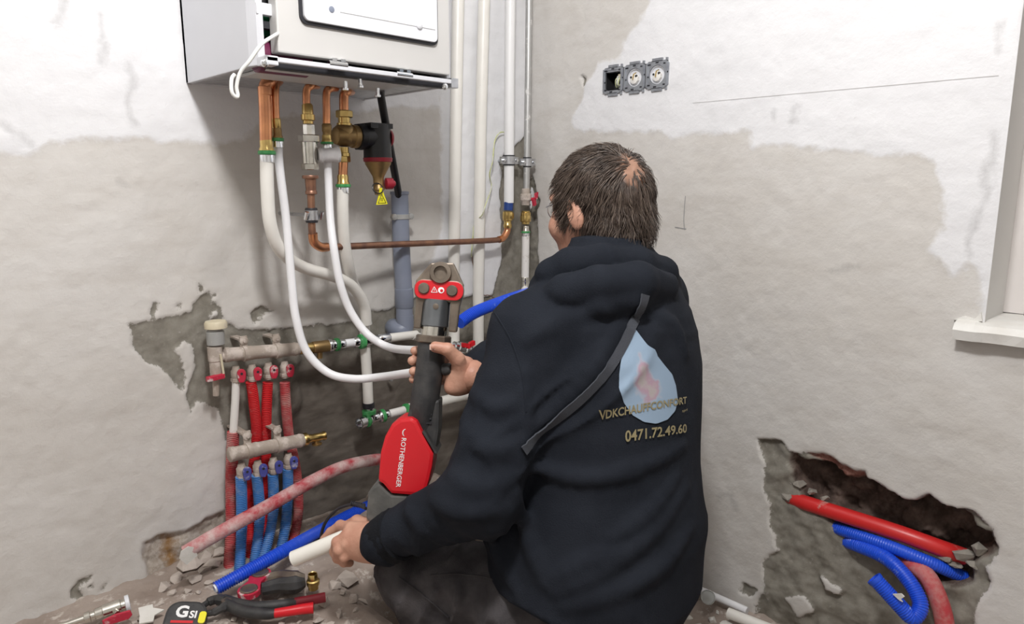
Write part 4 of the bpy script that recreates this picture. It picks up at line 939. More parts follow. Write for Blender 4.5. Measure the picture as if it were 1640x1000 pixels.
for a_ in (math.radians(90), math.radians(210), math.radians(330)): MB().obox(p + n * .007 + (u * math.cos(a_) + v * math.sin(a_)) * .008, (u * math.cos(a_) + v * math.sin(a_)) * .008, n * .0015, np.cross(n, u * math.cos(a_) + v * math.sin(a_)) * .0012).build('rib', 'clear', T, smooth=False)

# water pump pliers on the rubble
ZF = .272
def FP(x, y, z=ZF): return PZ(x, y, z)
T = thing('pump_pliers', 'black water pump pliers with red handles lying on the rubble', 'pliers', FP(420, 968))
m_ = MB(); m_.tube(spline([FP(318, 977), FP(332, 966), FP(346, 961, ZF + .004), FP(362, 963, ZF + .006)], 6), [.004] + [.006] * 6 + [.009] * 6 + [.011] * 6, 8); m_.build('upper_jaw', 'matblack', T)
m_ = MB(); m_.tube(spline([FP(325, 984), FP(340, 982), FP(355, 975, ZF + .004), FP(368, 968, ZF + .006)], 6), [.004] + [.006] * 6 + [.008] * 6 + [.010] * 6, 8); m_.build('lower_jaw', 'matblack', T)
for pts, nm, mm, rs in (([(358, 962), (385, 969), (420, 972), (475, 966)], 'arm', 'matblack', (.012, .0095)), ([(472, 966), (495, 962), (521, 957)], 'handle', 'darkred', (.0098, .0098)),
                        ([(362, 968), (390, 980), (425, 984), (440, 983)], 'arm', 'matblack', (.012, .009)), ([(432, 984), (460, 980), (485, 976), (502, 974)], 'handle', 'brightred', (.0085, .0108))):
    sp = spline([FP(x, y, ZF + .004) for x, y in pts], 8); m_ = MB(); m_.tube(sp, np.linspace(rs[0], rs[1], len(sp)), 12); m_.build(nm, mm, T)
MB().lathe(FP(365, 966, ZF + .006), (0, 0, 1), [(0, .013), (.008, .012), (.009, .006)], 12).build('pivot', 'tooliron', T)
# spare press jaw
T = thing('spare_press_jaw', 'spare press jaw with red link plate lying behind the pliers', 'press jaw', FP(440, 945))
zj = ZF + .012
ca_, cb_ = FP(399, 950, zj), FP(417, 924, zj)
uu = unit(cb_ - ca_); ww = np.array([-uu[1], uu[0], 0]); L_ = np.linalg.norm(cb_ - ca_)
def eight(r, n=10):
    a_ = [(r * math.cos(t), r * math.sin(t)) for t in np.linspace(math.radians(55), math.radians(305), n)]
    b_ = [(L_ + r * math.cos(t), r * math.sin(t)) for t in np.linspace(math.radians(-125), math.radians(125), n)]
    return a_ + [(L_ / 2, -r * .62)] + b_ + [(L_ / 2, r * .62)]
MB().prism(eight(.0225), ca_ + np.array([0, 0, -.004]), uu, ww, (0, 0, 1), .012).build('link_plate', 'lever_r', T, smooth=False, bevel=.001)
for c_ in (ca_, cb_): MB().lathe(c_ + np.array([0, 0, .004]), (0, 0, 1), [(0, .0175), (.006, .0175), (.007, .015), (.006, .012), (.0059, .001)], 20).build('pin', 'tooliron', T)
for dy, nm in ((0, 'jaw_arm'), (-14, 'jaw_arm')):
    sp = spline([FP(420, 944 + dy, zj - .006), FP(448, 938 + dy * .9, zj - .004), FP(472, 937 + dy * .6, zj), FP(488, 933 + dy * .4, zj)], 6); MB().tube(sp, np.interp(np.linspace(0, 1, len(sp)), [0, .4, .7, 1], [.013, .016, .019, .010]), 8).build(nm, 'matblack' if dy == 0 else 'tooliron', T)
# brass fitting
p = FP(502, 944, ZF - .004)
T = thing('loose_brass_fitting', 'short brass pipe fitting standing on end beside the jaw', 'pipe fitting', p)
MB().lathe(p, (0, 0, 1), [(0, .0095), (.001, .0105), (.009, .0105), (.010, .0125), (.014, .0135), (.020, .0135), (.022, .0105), (.034, .0098), (.035, .0090), (.034, .0078), (.012, .0075)], 20).build('body', 'brass', T)
# tape measure
p = FP(303, 990, ZF); n = unit((-.15, -.45, .88)); u = unit(np.cross((0, 0, 1), n)); v = np.cross(n, u); u2 = unit(u * .95 + v * -.3); v2 = np.cross(n, u2)
T = thing('tape_measure', 'black tape measure with white lettering lying on the rubble', 'tape measure', p - np.array([0, 0, .02]))
cs = MB().prism(rrect(-.042, .032, -.045, .026, .024), p - n * .018, u2, v2, n, .034).build('case', 'matblack', T, smooth=False, bevel=.005)
MB().prism(rrect(.020, .033, -.020, .004, .005), p + n * .014, u2, v2, n, .004).build('yellow_button', 'yellow', T, smooth=False, bevel=.001)
def text_mesh(s, size, bold=0.0, space=1.0):
    cu = bpy.data.curves.new('lettering', 'FONT'); cu.body = s; cu.size = size; cu.offset = bold; cu.space_character = space; cu.resolution_u = 3; cu.align_x = 'CENTER'; cu.align_y = 'CENTER'
    ob = bpy.data.objects.new('lettering', cu); me = bpy.data.meshes.new_from_object(ob)
    v_ = [tuple(q.co) for q in me.vertices]; f_ = [tuple(q.vertices) for q in me.polygons]
    bpy.data.objects.remove(ob); bpy.data.meshes.remove(me); bpy.data.curves.remove(cu); return v_, f_
def flat_text(s, size, o, u, v, n, m, parent, nm='lettering', bold=0.0, space=1.0):
    vv_, ff_ = text_mesh(s, size, bold, space); o, u, v, n = (np.array(q, float) for q in (o, u, v, n))
    return mk(nm, [o + u * a[0] + v * a[1] for a in vv_], ff_, m, parent, smooth=False, recalc=False)
flat_text('G', .032, p + n * .0166 - u2 * .012 + v2 * .002, u2, v2, n, 'text', cs, bold=.0012)
flat_text('SI', .020, p + n * .0166 + u2 * .009 - v2 * .003, u2, v2, n, 'text', cs, bold=.0006)
MB().prism([(-.028, -.020), (.012, -.020), (.012, -.015), (-.028, -.015)], p + n * .0163, u2, v2, n, .0004).build('red_stripe', 'brightred', cs, smooth=False)
# ball valve
T = thing('ball_valve', 'nickel ball valve with red lever lying against the wall foot', 'valve', FP(160, 988, .27))
va, vb_ = FP(80, 1010, .275), FP(205, 967, .285)
va[1] = min(va[1], -.02); vb_[1] = min(vb_[1], -.02)
dv = unit(vb_ - va); Lv = np.linalg.norm(vb_ - va)
MB().lathe(va, dv, [(0, .006), (Lv * .42, .006), (Lv * .43, .010), (Lv * .50, .011), (Lv * .51, .008), (Lv * .56, .008), (Lv * .57, .0105), (Lv * .66, .0115), (Lv * .67, .013), (Lv * .90, .0135), (Lv * .91, .011), (Lv * .98, .011)], 16).build('body', 'nickel', T)
MB().lathe(va + dv * Lv * .96, dv, [(0, .012), (.001, .0165), (.008, .0165), (.009, .012)], 16).build('white_plug', 'plate', T)
ps = va + dv * Lv * .80; MB().tube([ps, ps + np.array([.002, -.022, -.002])], .006, 10).build('stem', 'nickel', T)
MB().prism([(-.030, -.006), (-.012, -.009), (.012, -.011), (.020, -.004), (.018, .006), (-.008, .008), (-.030, .004)], ps + np.array([.004, -.028, -.004]), dv, np.cross(dv, (0, 1, 0)), (0, -1, 0), .006).build('lever', 'lever_r', T, smooth=False, bevel=.0015)

# rubble and chips
rng = np.random.default_rng(5)
def chunk(c, s, mm, nm, lab, cat, group):
    sc_ = s * np.array([rng.uniform(.8, 1.3), rng.uniform(.7, 1.1), rng.uniform(.45, .75)]); an = rng.uniform(0, 6.28)
    bm_ = bmesh.new()
    for k in range(15):
        q = unit(rng.normal(size=3)) ** 1 * rng.uniform(.75, 1.1) * sc_
        bm_.verts.new((q[0] * math.cos(an) - q[1] * math.sin(an) + c[0], q[0] * math.sin(an) + q[1] * math.cos(an) + c[1], q[2] + c[2]))
    r_ = bmesh.ops.convex_hull(bm_, input=bm_.verts[:]); bmesh.ops.delete(bm_, geom=[g for g in r_['geom_interior'] if isinstance(g, bmesh.types.BMVert)], context='VERTS')
    bm_.verts.index_update(); v_ = [tuple(q.co) for q in bm_.verts]; f_ = [[q.index for q in fa.verts] for fa in bm_.faces]; bm_.free()
    return tag(mk(nm, v_, f_, mm, None, smooth=False), lab, cat, group)
def place_chunk(x, y, s, mm, nm, lab, cat, group):
    p_ = PZ(x, y, .255); p_[1] = min(p_[1], -s * .8); p_[2] = fz(p_[0], p_[1]) + s * .22; chunk(p_, s, mm, nm, lab, cat, group)
for x, y, s in ((302, 905, .030), (322, 893, .024), (285, 925, .022), (340, 905, .020), (312, 930, .018), (262, 938, .022), (350, 885, .02), (296, 890, .018), (330, 915, .016), (275, 950, .014)):
    place_chunk(x, y, s, 'rubble', 'plaster_chunk', ('large' if s > .023 else 'middling' if s > .0175 else 'small') + ' beige plaster chunk in the heap ' + ('under the plastered tube end' if x > 290 else 'by the brown wall stain'), 'rubble', 'plaster chunks by the left wall')
for x, y, s in ((345, 992, .007), (362, 996, .006), (530, 996, .009), (555, 998, .011), (480, 992, .006), (500, 958, .006), (548, 950, .009), (570, 975, .008), (215, 998, .008), (258, 965, .008), (290, 968, .007), (318, 950, .008), (335, 935, .009), (510, 990, .012), (395, 994, .012), (375, 990, .009), (536, 935, .02), (555, 925, .026), (520, 965, .015), (300, 950, .010), (565, 960, .018), (450, 996, .010), (230, 990, .012), (545, 980, .013), (580, 940, .012)):
    near_ = 'ball valve' if x < 262 else 'tape measure' if x < 340 else 'plier jaws' if x < 420 else 'plier handles' if x < 525 else 'kneeling man'
    place_chunk(x, y, s, 'rubble', 'rubble_piece', ('small crumb' if s < .0095 else 'pebble-sized lump' if s < .0145 else 'larger lump') + ' of rubble on the floor beside the ' + near_, 'rubble', 'rubble around the tools')
for x, y, s, lab in ((237, 985, .026, 'flat pale plaster chip lying near the tape measure'),):
    p_ = PZ(x, y, .268); MB().prism([(-s, -s * .3), (-s * .2, -s * .9), (s * .2, -s * .5), (s, -s * .6), (s * .6, s * .2), (s * .8, s * .5), (-s * .1, s), (-s * .5, s * .3)], p_, (.9, .3, .1), (-.3, .9, .25), (0, -.2, .97), .003).build('plaster_chip', 'chip', None, smooth=False)
    tag(bpy.data.objects['plaster_chip'], lab, 'plaster chip')
for x, y, s in ((1140, 985, .016), (1165, 995, .02), (1120, 995, .014), (1105, 978, .010), (1150, 972, .009)):
    p_ = PZ(x, y, .02); p_[2] = fz(p_[0], p_[1]) + s * .2; chunk(p_, s, 'chip', 'plaster_crumb', 'pale plaster crumb on the floor below the right wall', 'rubble', 'crumbs below the right wall')
for x, y, s in ((1300, 788, .016), (1322, 800, .012), (1282, 775, .018), (1264, 795, .024), (1275, 815, .02), (1262, 770, .016), (1355, 818, .008), (1515, 893, .018), (1370, 905, .012), (1395, 915, .013), (1545, 890, .022), (1570, 880, .024), (1530, 905, .016), (1560, 905, .018)):
    p_ = PR(x, y, -.02); chunk(p_, s, 'mortar', 'mortar_lump', 'rough mortar lump in the wall hole, ' + ('packed around the plugged end of the red tube' if x < 1340 else 'sitting below the hooked blue tube' if x < 1450 and y > 850 else 'crumbled onto the red tube' if x < 1450 else 'packed where the straight tubes run back in'), 'rubble', 'mortar lumps in the wall hole')
# ================================================================== press tool
DT = 1.335
def pd(x, y, d=DT): return PD(x, y, d)
NV = -FW
def flat(poly, d, t):
    """outline seen in the photograph, built t metres thick from depth d backwards"""
    m = MB(); a = [PD(x, y, d) for x, y in poly]; b = [q + FW * t for q in a]; k = len(poly)
    return m.add(a + b, [tuple(range(k)), tuple(range(k, 2 * k))[::-1]] + [(i, (i + 1) % k, k + (i + 1) % k, k + i) for i in range(k)])
T = thing('press_tool', 'red and black pipe press tool with steel jaw held upright', 'press tool', pd(650, 830))
jaw = flat([(690, 421), (726, 421), (742, 456), (741, 474), (736, 490), (731, 533), (718, 532), (721, 485), (678, 485), (673, 527), (662, 526), (666, 480), (664, 462), (666, 449)], DT - .012, .024).build('jaw', 'tooliron', T, smooth=False, bevel=.003)
c = pd(706, 437, DT - .016)
MB().lathe(c + FW * .02, NV, [(0, .0135), (.001, .0195), (.024, .0205), (.028, .0195), (.0285, .0125), (.02, .0120)], 28).build('jaw_ring', 'tooliron', jaw)
MB().lathe(c + FW * .012, NV, [(0, .0125), (.004, .0125), (.006, .006)], 20).build('ring_core', mat('pale_ring_core', (.42, .40, .38), .4, .3), jaw)
def px_rrect(x0, x1, y0, y1, r, tilt=0.0, n=5):
    cx, cy = (x0 + x1) / 2, (y0 + y1) / 2; out = []
    for (a, b) in rrect(x0 - cx, x1 - cx, y0 - cy, y1 - cy, r, n): out.append((cx + a * math.cos(tilt) - b * math.sin(tilt), cy + a * math.sin(tilt) + b * math.cos(tilt)))
    return out
red = flat(px_rrect(664, 742, 450, 480, 13, .06), DT - .019, .008).build('red_plate', 'red', T, smooth=False, bevel=.001)
MB().add(flat(px_rrect(663, 743, 449, 482, 14, .06), DT - .016, .010).v, flat(px_rrect(663, 743, 449, 482, 14, .06), DT - .016, .010).f).build('plate_rim', 'tooliron', T, smooth=False, bevel=.001)
for x, y in ((679, 462), (724, 466)): MB().lathe(pd(x, y, DT - .019), NV, [(0, .0105), (.003, .0105), (.0045, .009), (.0046, .001)], 20).build('bolt', 'tooliron', red)
c = pd(695.5, 464.5, DT - .0196); tri = MB()
P3 = [c + RT * a * .0058 + UP * b * .0058 for a, b in ((-1, -.8), (1, -.8), (0, 1.0))]
for i in range(3): tri.tube([P3[i], P3[(i + 1) % 3]], .0006, 6)
tri.tube([c + UP * .002, c - UP * .002], .0006, 6); tri.build('warning_triangle', 'text', red)
c = pd(706.5, 465, DT - .0196); MB().lathe(c, NV, [(0, .0058), (.0004, .0058)], 20).build('mandatory_sign', 'text', red)
MB().lathe(c + RT * .001 - UP * .001, NV, [(0, .003), (.0008, .003)], 10).build('sign_figure', 'red', red)
MB().lathe(pd(695, 531), unit(pd(700, 478) - pd(695, 531)), [(0, .024), (.010, .0245), (.011, .0262), (.060, .0252), (.061, .023)], 28).build('jaw_mount', 'toolgrey', T)
MB().lathe(pd(698, 491, DT - .025), NV, [(0, .0055), (.002, .0055), (.0025, .003)], 12).build('lock_pin', 'tooliron', T)
MB().lathe(pd(694, 541), unit(pd(696, 522) - pd(694, 541)), [(0, .0245), (.021, .0245), (.022, .023)], 28).build('collar', 'nickel', T)
hx = MB(); hx.lathe(pd(694, 549), unit(pd(695, 535) - pd(694, 549)), [(0, .031), (.002, .0335), (.012, .0335), (.014, .031)], 8); hx.build('hex_ring', 'tooliron', T, smooth=False)
gp = spline([pd(692, 546), pd(690, 575), pd(685, 610), pd(680, 645), pd(677, 680, DT + .01), pd(672, 712, DT + .015)], 6)
MB().tube(gp, np.interp(np.linspace(0, 1, len(gp)), [0, .1, .3, .6, .8, 1], [.0255, .0272, .0265, .027, .029, .030]), 24).build('grip', 'matblack', T)
MB().lathe(pd(712, 592, DT - .006), unit(RT + UP * .1 - FW * .5), [(0, .012), (.012, .011), (.016, .008)], 14).build('trigger', 'matblack', T)
neck = flat([(652, 664), (662, 648), (704, 640), (703, 690), (697, 728), (690, 735), (655, 700)], DT - .016, .062).build('neck', 'matblack', T, smooth=False, bevel=.006)
for k in range(3): MB().obox(pd(684, 664 + 7 * k, DT - .017), RT * .009, UP * .0014, FW * .002).build('vent_slot', 'gasket', neck, smooth=False)
body = flat([(609, 725), (616, 700), (627, 680), (640, 671), (660, 669), (668, 675), (676, 692), (695, 727), (692, 750), (687, 772), (681, 790), (672, 795), (626, 792), (613, 776), (605, 772)], DT - .035, .085).build('housing', 'red', T, smooth=False, bevel=.007)
MB().add(*(lambda q: (q.v, q.f))(flat([(676, 692), (697, 727), (700, 727), (680, 690)], DT - .037, .086))).build('housing_seam', 'matblack', T, smooth=False)
bt = flat([(586, 831), (589, 790), (596, 780), (607, 774), (618, 785), (628, 793), (676, 795), (700, 800), (700, 850), (600, 850)], DT - .030, .08).build('battery', 'battery', T, smooth=False, bevel=.005)
du = unit(pd(638, 772) - pd(646, 706)); dv_ = unit(np.cross(du, FW)); dv_ = dv_ if dv_ @ RT > 0 else -dv_
flat_text('ROTHENBERGER', .0122, pd(642, 741, DT - .0357), du, dv_, NV, 'text', body, bold=.0001, space=1.0)
sw = [pd(650 - 5 * math.sin(a), 694 - 6 * math.cos(a), DT - .0357) for a in np.linspace(.1, 2.6, 10)]; MB().tube(sw, [.0004 + .0008 * math.sin(math.pi * i / 9) for i in range(10)], 6).build('swoosh', 'text', body)
tag(MB().tube(spline([PD(586, 815, DT - .01), PD(572, 809, 1.36), PD(556, 810, 1.39), PD(538, 818, 1.42), PD(522, 836, 1.44), PD(515, 855, 1.45), PD(514, 872, 1.45)], 8), .0032, 8).build('tool_cord', 'gasket'), 'short black cord hanging from the press tool over the blue tube', 'cord')
m_ = MB()
for k in range(9): a_ = PD(562 + 2.6 * k, 807 + .5 * k, 1.375 - .003 * k); m_.lathe(a_, RT, [(0, .0032), (.0006, .0055), (.002, .0055), (.0026, .0032)], 10)
tag(m_.build('cord_grip', 'gasket'), 'ribbed black cord sleeve where the cord meets the press tool', 'cord sleeve')

# white pipe piece in the other hand
hpA, hpB = PD(469, 896, 1.335), PD(572, 853, 1.325)
T = thing('pipe_offcut', 'short cream pipe piece held in the hand by the cuff', 'pipe', hpA)
dd = unit(hpB - hpA); L_ = np.linalg.norm(hpB - hpA)
MB().lathe(hpA, dd, [(0, .0120), (.001, .0148), (L_, .0148), (L_ + .001, .010)], 20).build('pipe', mat('clean_cream_pipe', (.82, .80, .74), .35), T)

# ================================================================== the man
HC = np.array(PD(960, 322, 1.37)); ha = math.radians(90)
hy = unit((math.cos(ha), math.sin(ha), -.10)); hx_ = unit(np.cross(hy, (0, 0, 1))); hz_ = np.cross(hx_, hy)
HM = np.stack([hx_, hy, hz_])
def hl(v): return HC + v[0] * hx_ + v[1] * hy + v[2] * hz_
NK = np.array([-.530, -.735, .955])
LSH, LEL, LWR = np.array([-.735, -.735, .838]), PD(772, 792, 1.17), PD(616, 866, 1.27)
RSH, REL, RWR = np.array([-.345, -.715, .855]), np.array([-.47, -.46, .73]), PD(756, 602, 1.335)
def head_sdf(P):
    q = (P - HC.astype(np.float32)) @ HM.astype(np.float32).T
    d = ellip(q, (0, -.012, .008), (.074, .096, .088))
    d = smin(d, ellip(q, (0, .040, -.040), (.064, .062, .082)), .03)
    d = smin(d, ellip(q, (0, .046, -.090), (.046, .044, .036)), .02)
    d = smin(d, ellip(q, (0, .078, -.108), (.020, .016, .016)), .015)
    for s in (-1, 1):
        d = smin(d, ellip(q, (s * .042, .062, -.045), (.027, .028, .026)), .015)
        d = smin(d, rcone(q, (s * .045, .078, .014), (s * .012, .090, .012), .009, .009), .012)
        d = np.maximum(d, -ellip(q, (s * .032, .100, -.008), (.017, .014, .011)) * .8)
        d = smin(d, ellip(q, (s * .031, .079, -.008), (.013, .012, .012)), .003)
        e = ellip(q @ np.array([[1, 0, 0], [0, .97, -.24], [0, .24, .97]], np.float32).T, (s * .079, .001, -.024), (.009, .018, .031))
        e = np.maximum(e, -ellip(q, (s * .088, .004, -.020), (.007, .0105, .019)))
        d = smin(d, e, .006)
    d = smin(d, rcone(q, (0, .094, .0), (0, .116, -.040), .009, .013), .012)
    d = smin(d, ellip(q, (.010, .103, -.046), (.010, .011, .008)), .008); d = smin(d, ellip(q, (-.010, .103, -.046), (.010, .011, .008)), .008)
    d = smin(d, ellip(q, (0, .096, -.070), (.022, .009, .006)), .004); d = smin(d, ellip(q, (0, .095, -.080), (.019, .010, .006)), .003)
    d = smin(d, rcone(P, hl((0, -.030, -.055)), NK + np.array([0, 0, -.03]), .057, .062), .025)
    return d
# right hand on the grip: fingers pass behind it and close on its far side, thumb in front
RH = []
rk = [(PD(733, 572, 1.365)), PD(737, 586, 1.372), PD(738, 600, 1.372), PD(735, 614, 1.365)]
for kn, pip, dip, tip, r in ((rk[0], PD(707, 560, 1.395), PD(676, 560, 1.390), PD(664, 562, 1.352), .0090), (rk[1], PD(708, 576, 1.398), PD(674, 576, 1.392), PD(660, 578, 1.345), .0095),
                             (rk[2], PD(706, 593, 1.396), PD(672, 593, 1.390), PD(662, 595, 1.343), .0092), (rk[3], PD(702, 609, 1.392), PD(670, 608, 1.384), PD(661, 608, 1.352), .0080)):
    RH.append(([kn, pip, dip, tip], [r * 1.12, r * 1.05, r, r * .92]))
RH.append(([PD(742, 604, 1.330), PD(733, 576, 1.312), PD(717, 560, 1.300), PD(697, 556, 1.298)], [.0160, .0135, .0118, .0102]))
def rhand_sdf(P):
    d = ellip(P, PD(738, 600, 1.345), (.030, .030, .034))
    d = smin(d, rcone(P, PD(731, 620, 1.335), PD(743, 590, 1.335), .0165, .018), .012)
    d = smin(d, rcone(P, PD(722, 621, 1.33), PD(742, 614, 1.34), .0125, .017), .010)
    d = smin(d, rcone(P, PD(745, 602, 1.345), RWR + (REL - RWR) * .35, .027, .030), .02)
    for k in rk: d = smin(d, rcone(P, k, PD(748, 600, 1.35), .011, .018), .010)
    for pts, rs in RH: d = smin(d, chain(P, pts, rs, .004), .005)
    t = RH[4][0]; d = smin(d, ellip(P, t[3] + NV * .0075 - RT * .002, (.006, .004, .005)), .002)
    return d
# left hand: back of the hand to us, index along the pipe, the rest closed round it
LHk = [PD(563, 846, 1.318), PD(557, 858, 1.305), PD(556, 871, 1.298), PD(560, 884, 1.300)]
LH = [([LHk[0], PD(545, 842, 1.345), PD(530, 853, 1.358), PD(519, 864, 1.360)], [.0112, .0098, .0092, .0080]),
      ([LHk[1], PD(540, 869, 1.302), PD(536, 884, 1.318), PD(545, 892, 1.342)], [.0112, .0102, .0095, .0085]),
      ([LHk[2], PD(543, 882, 1.294), PD(541, 894, 1.312), PD(551, 897, 1.335)], [.0110, .0102, .0095, .0085]),
      ([LHk[3], PD(551, 893, 1.296), PD(551, 901, 1.312), PD(560, 902, 1.330)], [.0100, .0090, .0085, .0078]),
      ([PD(590, 842, 1.335), PD(572, 836, 1.352), PD(553, 845, 1.368), PD(540, 857, 1.370)], [.0150, .0125, .0110, .0095])]
def lhand_sdf(P):
    d = rcone(P, PD(603, 868, 1.283), LWR + (LEL - LWR) * .35, .030, .031)
    for k, w_ in zip(LHk, (PD(594, 851, 1.300), PD(594, 862, 1.290), PD(595, 876, 1.287), PD(597, 889, 1.293))): d = smin(d, rcone(P, k, w_, .0118, .0165), .012)
    d = smin(d, ellip(P, PD(583, 870, 1.305), (.026, .026, .030)), .015)
    for pts, rs in LH: d = smin(d, chain(P, pts, rs, .004), .005)
    for k in LHk[1:3]: d = smin(d, ellip(P, k + NV * .006, (.008, .008, .008)), .006)
    return d
def bbox(pts, m): a = np.array(pts); return a.min(0) - m, a.max(0) + m
VV, QQ = [], []
def grab(fn, lo_, hi_, h):
    V_, Q_ = nets(fn, lo_, hi_, h); QQ.append(Q_ + sum(len(v) for v in VV)); VV.append(V_)
grab(head_sdf, HC - np.array([.12, .14, .16]), HC + np.array([.12, .15, .12]), .0026)
grab(rhand_sdf, *bbox([q for p_, _ in RH for q in p_] + [PD(760, 602, 1.35), PD(722, 630, 1.33)], .03), .0018)
grab(lhand_sdf, *bbox([q for p_, _ in LH for q in p_] + [PD(612, 868, 1.27), PD(590, 905, 1.3)], .035), .0018)
# trunk, arms and legs under the clothes
ZL = np.array([.10, .20, .27, .36, .46, .58, .70, .80, .86, .91, .95, .99])
TX = np.array([-.665, -.660, -.652, -.640, -.618, -.594, -.573, -.56, -.552, -.545, -.54, -.535])
TY = np.array([-.82, -.82, -.82, -.82, -.815, -.80, -.785, -.77, -.76, -.75, -.742, -.735])
TA = np.array([.10, .13, .168, .220, .222, .205, .205, .212, .195, .155, .100, .07])
TB = np.array([.08, .105, .132, .172, .168, .152, .148, .145, .135, .115, .090, .07])
def torso(P, off=0.0):
    z = P[..., 2]; cx = np.interp(z, ZL, TX); cy = np.interp(z, ZL, TY); a = np.interp(z, ZL, TA) + off; b = np.interp(z, ZL, TB) + off
    dx = (P[..., 0] - cx) / a; dy = (P[..., 1] - cy) / b; k = np.sqrt(dx * dx + dy * dy) + 1e-6
    d = (k - 1) * np.minimum(a, b)
    return np.maximum(np.maximum(d, z - 1.0), .1 - z).astype(np.float32)
LHIP, LKN, LAN = np.array([-.73, -.78, .345]), PD(668, 925, 1.34), np.array([-.76, -.88, .12])
RHIP, RKN, RAN = np.array([-.60, -.77, .28]), np.array([-.47, -.40, .36]), np.array([-.46, -.62, .09])
def under_sdf(P):
    d = np.maximum(torso(P, -.045), .48 - P[..., 2])
    d = smin(d, rcone(P, (-.61, -.79, .55), (-.65, -.78, .30), .09, .07), .02); d = smin(d, chain(P, [LSH, LEL, LWR], [.048, .040, .030], .02), .03); d = smin(d, chain(P, [RSH, REL, RWR], [.048, .040, .030], .02), .03)
    d = smin(d, chain(P, [LHIP, LKN, LAN], [.060, .045, .035], .02), .02); d = smin(d, chain(P, [RHIP, RKN, RAN], [.060, .045, .035], .02), .02)
    return smin(d, rcone(P, NK, hl((0, -.03, -.07)), .05, .05), .02)
grab(under_sdf, (-1.05, -1.03, .05), (-.28, -.33, 1.02), .012)
MAN = mkbig('person', np.concatenate(VV), np.concatenate(QQ), 'skin')
tag(MAN, 'man in a dark hoodie kneeling with his back turned, holding the press tool', 'person')

# ---- hoodie
def ridged(n): return 1 - np.abs(n)
def dirnoise(P, d1, s1, s2, seed):
    d1 = unit(d1); a = np.array([0, 0, 1.0]) if abs(d1[2]) < .8 else np.array([1.0, 0, 0]); d2 = unit(np.cross(d1, a)); d3 = np.cross(d1, d2)
    A_ = np.stack([d1 * s1, d2 * s2, d3 * s2]).astype(np.float32); q = P @ A_.T
    q[..., 0] += 1.2 * vnoise(q * .6 + 7, seed + 3)
    return vnoise(q, seed)
HOOD1 = [PD(868, 462, 1.30), PD(884, 440, 1.262), PD(915, 425, 1.248), PD(965, 420, 1.252), PD(1020, 424, 1.290), PD(1056, 440, 1.350), PD(1066, 456, 1.41)]
HOOD2 = [PD(860, 492, 1.240), PD(905, 468, 1.198), PD(960, 456, 1.186), PD(1020, 454, 1.214), PD(1062, 462, 1.285)]
HOOD3 = [PD(915, 494, 1.205), PD(962, 484, 1.180), PD(1012, 478, 1.202), PD(1046, 480, 1.262)]
def hoodie_sdf(P, full=True):
    z = P[..., 2]
    d = torso(P)
    if full:
        low = sstep(.60, .36, z)
        d = d - .010 * low * ridged(dirnoise(P, (.7, -.2, .7), 12, 3.4, 109)) ** 2 + .005 * low
    hem = .25 + .75 * np.maximum(0, -.64 - P[..., 0]) + .35 * np.maximum(0, P[..., 1] + .78) + .010 * vnoise(P * 14, 3)
    d = np.maximum(d, hem - z)
    d = smin(d, rcone(P, NK + np.array([-.05, -.01, -.03]), LSH, .065, .070), .05)
    d = smin(d, rcone(P, NK + np.array([.05, -.01, -.03]), RSH, .065, .070), .05)
    arm = smin(rcone(P, LSH, LEL, .074, .066), rcone(P, LEL, LWR, .062, .047), .025)
    arm = arm - .007 * ridged(dirnoise(P, LEL - LSH, 17, 6, 91)) ** 2 - .005 * ridged(dirnoise(P, LWR - LEL, 26, 8, 95)) ** 2 + .006
    d = smin(d, arm, .028)
    d = smin(d, chain(P, [PD(845, 780, 1.28), PD(806, 846, 1.265), PD(822, 905, 1.255), PD(858, 955, 1.265)], [.050, .040, .040, .035], .02), .03)
    d = smin(d, smin(rcone(P, RSH, REL, .070, .060), rcone(P, REL, RWR + (REL - RWR) * .12, .060, .044), .025), .03)
    if full:
        f1 = ridged(dirnoise(P, (.25, 0, 1), 11, 3.6, 101)); f2 = ridged(dirnoise(P, (-.55, .1, .8), 13, 3.2, 105))
        mid = sstep(.5, .7, z) * sstep(.97, .85, z)
        d = d - .007 * f1 ** 2 * (1 - .5 * mid) - .008 * mid * f2 ** 2 + .007
        for pts, r in FOLDS: d = smin(d, chain(P, pts, r, .006), .016)
    h = smin(chain(P, HOOD1, [.022, .027, .030, .031, .034, .034, .030], .008), chain(P, HOOD2, [.020, .030, .034, .037, .030], .008), .006)
    h = smin(h, chain(P, HOOD3, [.014, .022, .026, .022], .008), .006)
    h = smin(h, rcone(P, HOOD1[0], PD(880, 440, 1.36), .020, .024), .012)
    h = h - .005 * ridged(dirnoise(P, (.3, .3, .9), 24, 7, 113)) ** 2 + .003
    d = smin(d, h, .006)
    # neck opening
    d = np.maximum(d, -rcone(P, NK + np.array([.0, .03, .02]), hl((0, -.0, -.02)), .050, .075))
    return d
CV = Vector(CAM)
def on_cloth(x, y, off=.002, bv=None):
    r_ = Vector(ray(x, y)).normalized(); h_ = bv.ray_cast(CV, r_)
    if h_[0] is None: return None
    n_ = h_[1] if h_[1].dot(r_) < 0 else -h_[1]
    return np.array(h_[0] + n_ * off), np.array(n_)
def cloth_pt(x, y, off=.002, bv=None):
    for k in range(60):
        h_ = on_cloth(x - k * .6, y, off, bv or BV)
        if h_ is not None: return h_
    return np.array(PD(x, y, 1.3)), np.array(NV)
FOLDS = []
bv_, bq_ = nets(lambda P: hoodie_sdf(P, False), (-1.02, -1.06, .18), (-.26, -.36, 1.06), .014)
BV = BVHTree.FromPolygons([tuple(v) for v in bv_], [tuple(map(int, q)) for q in bq_])
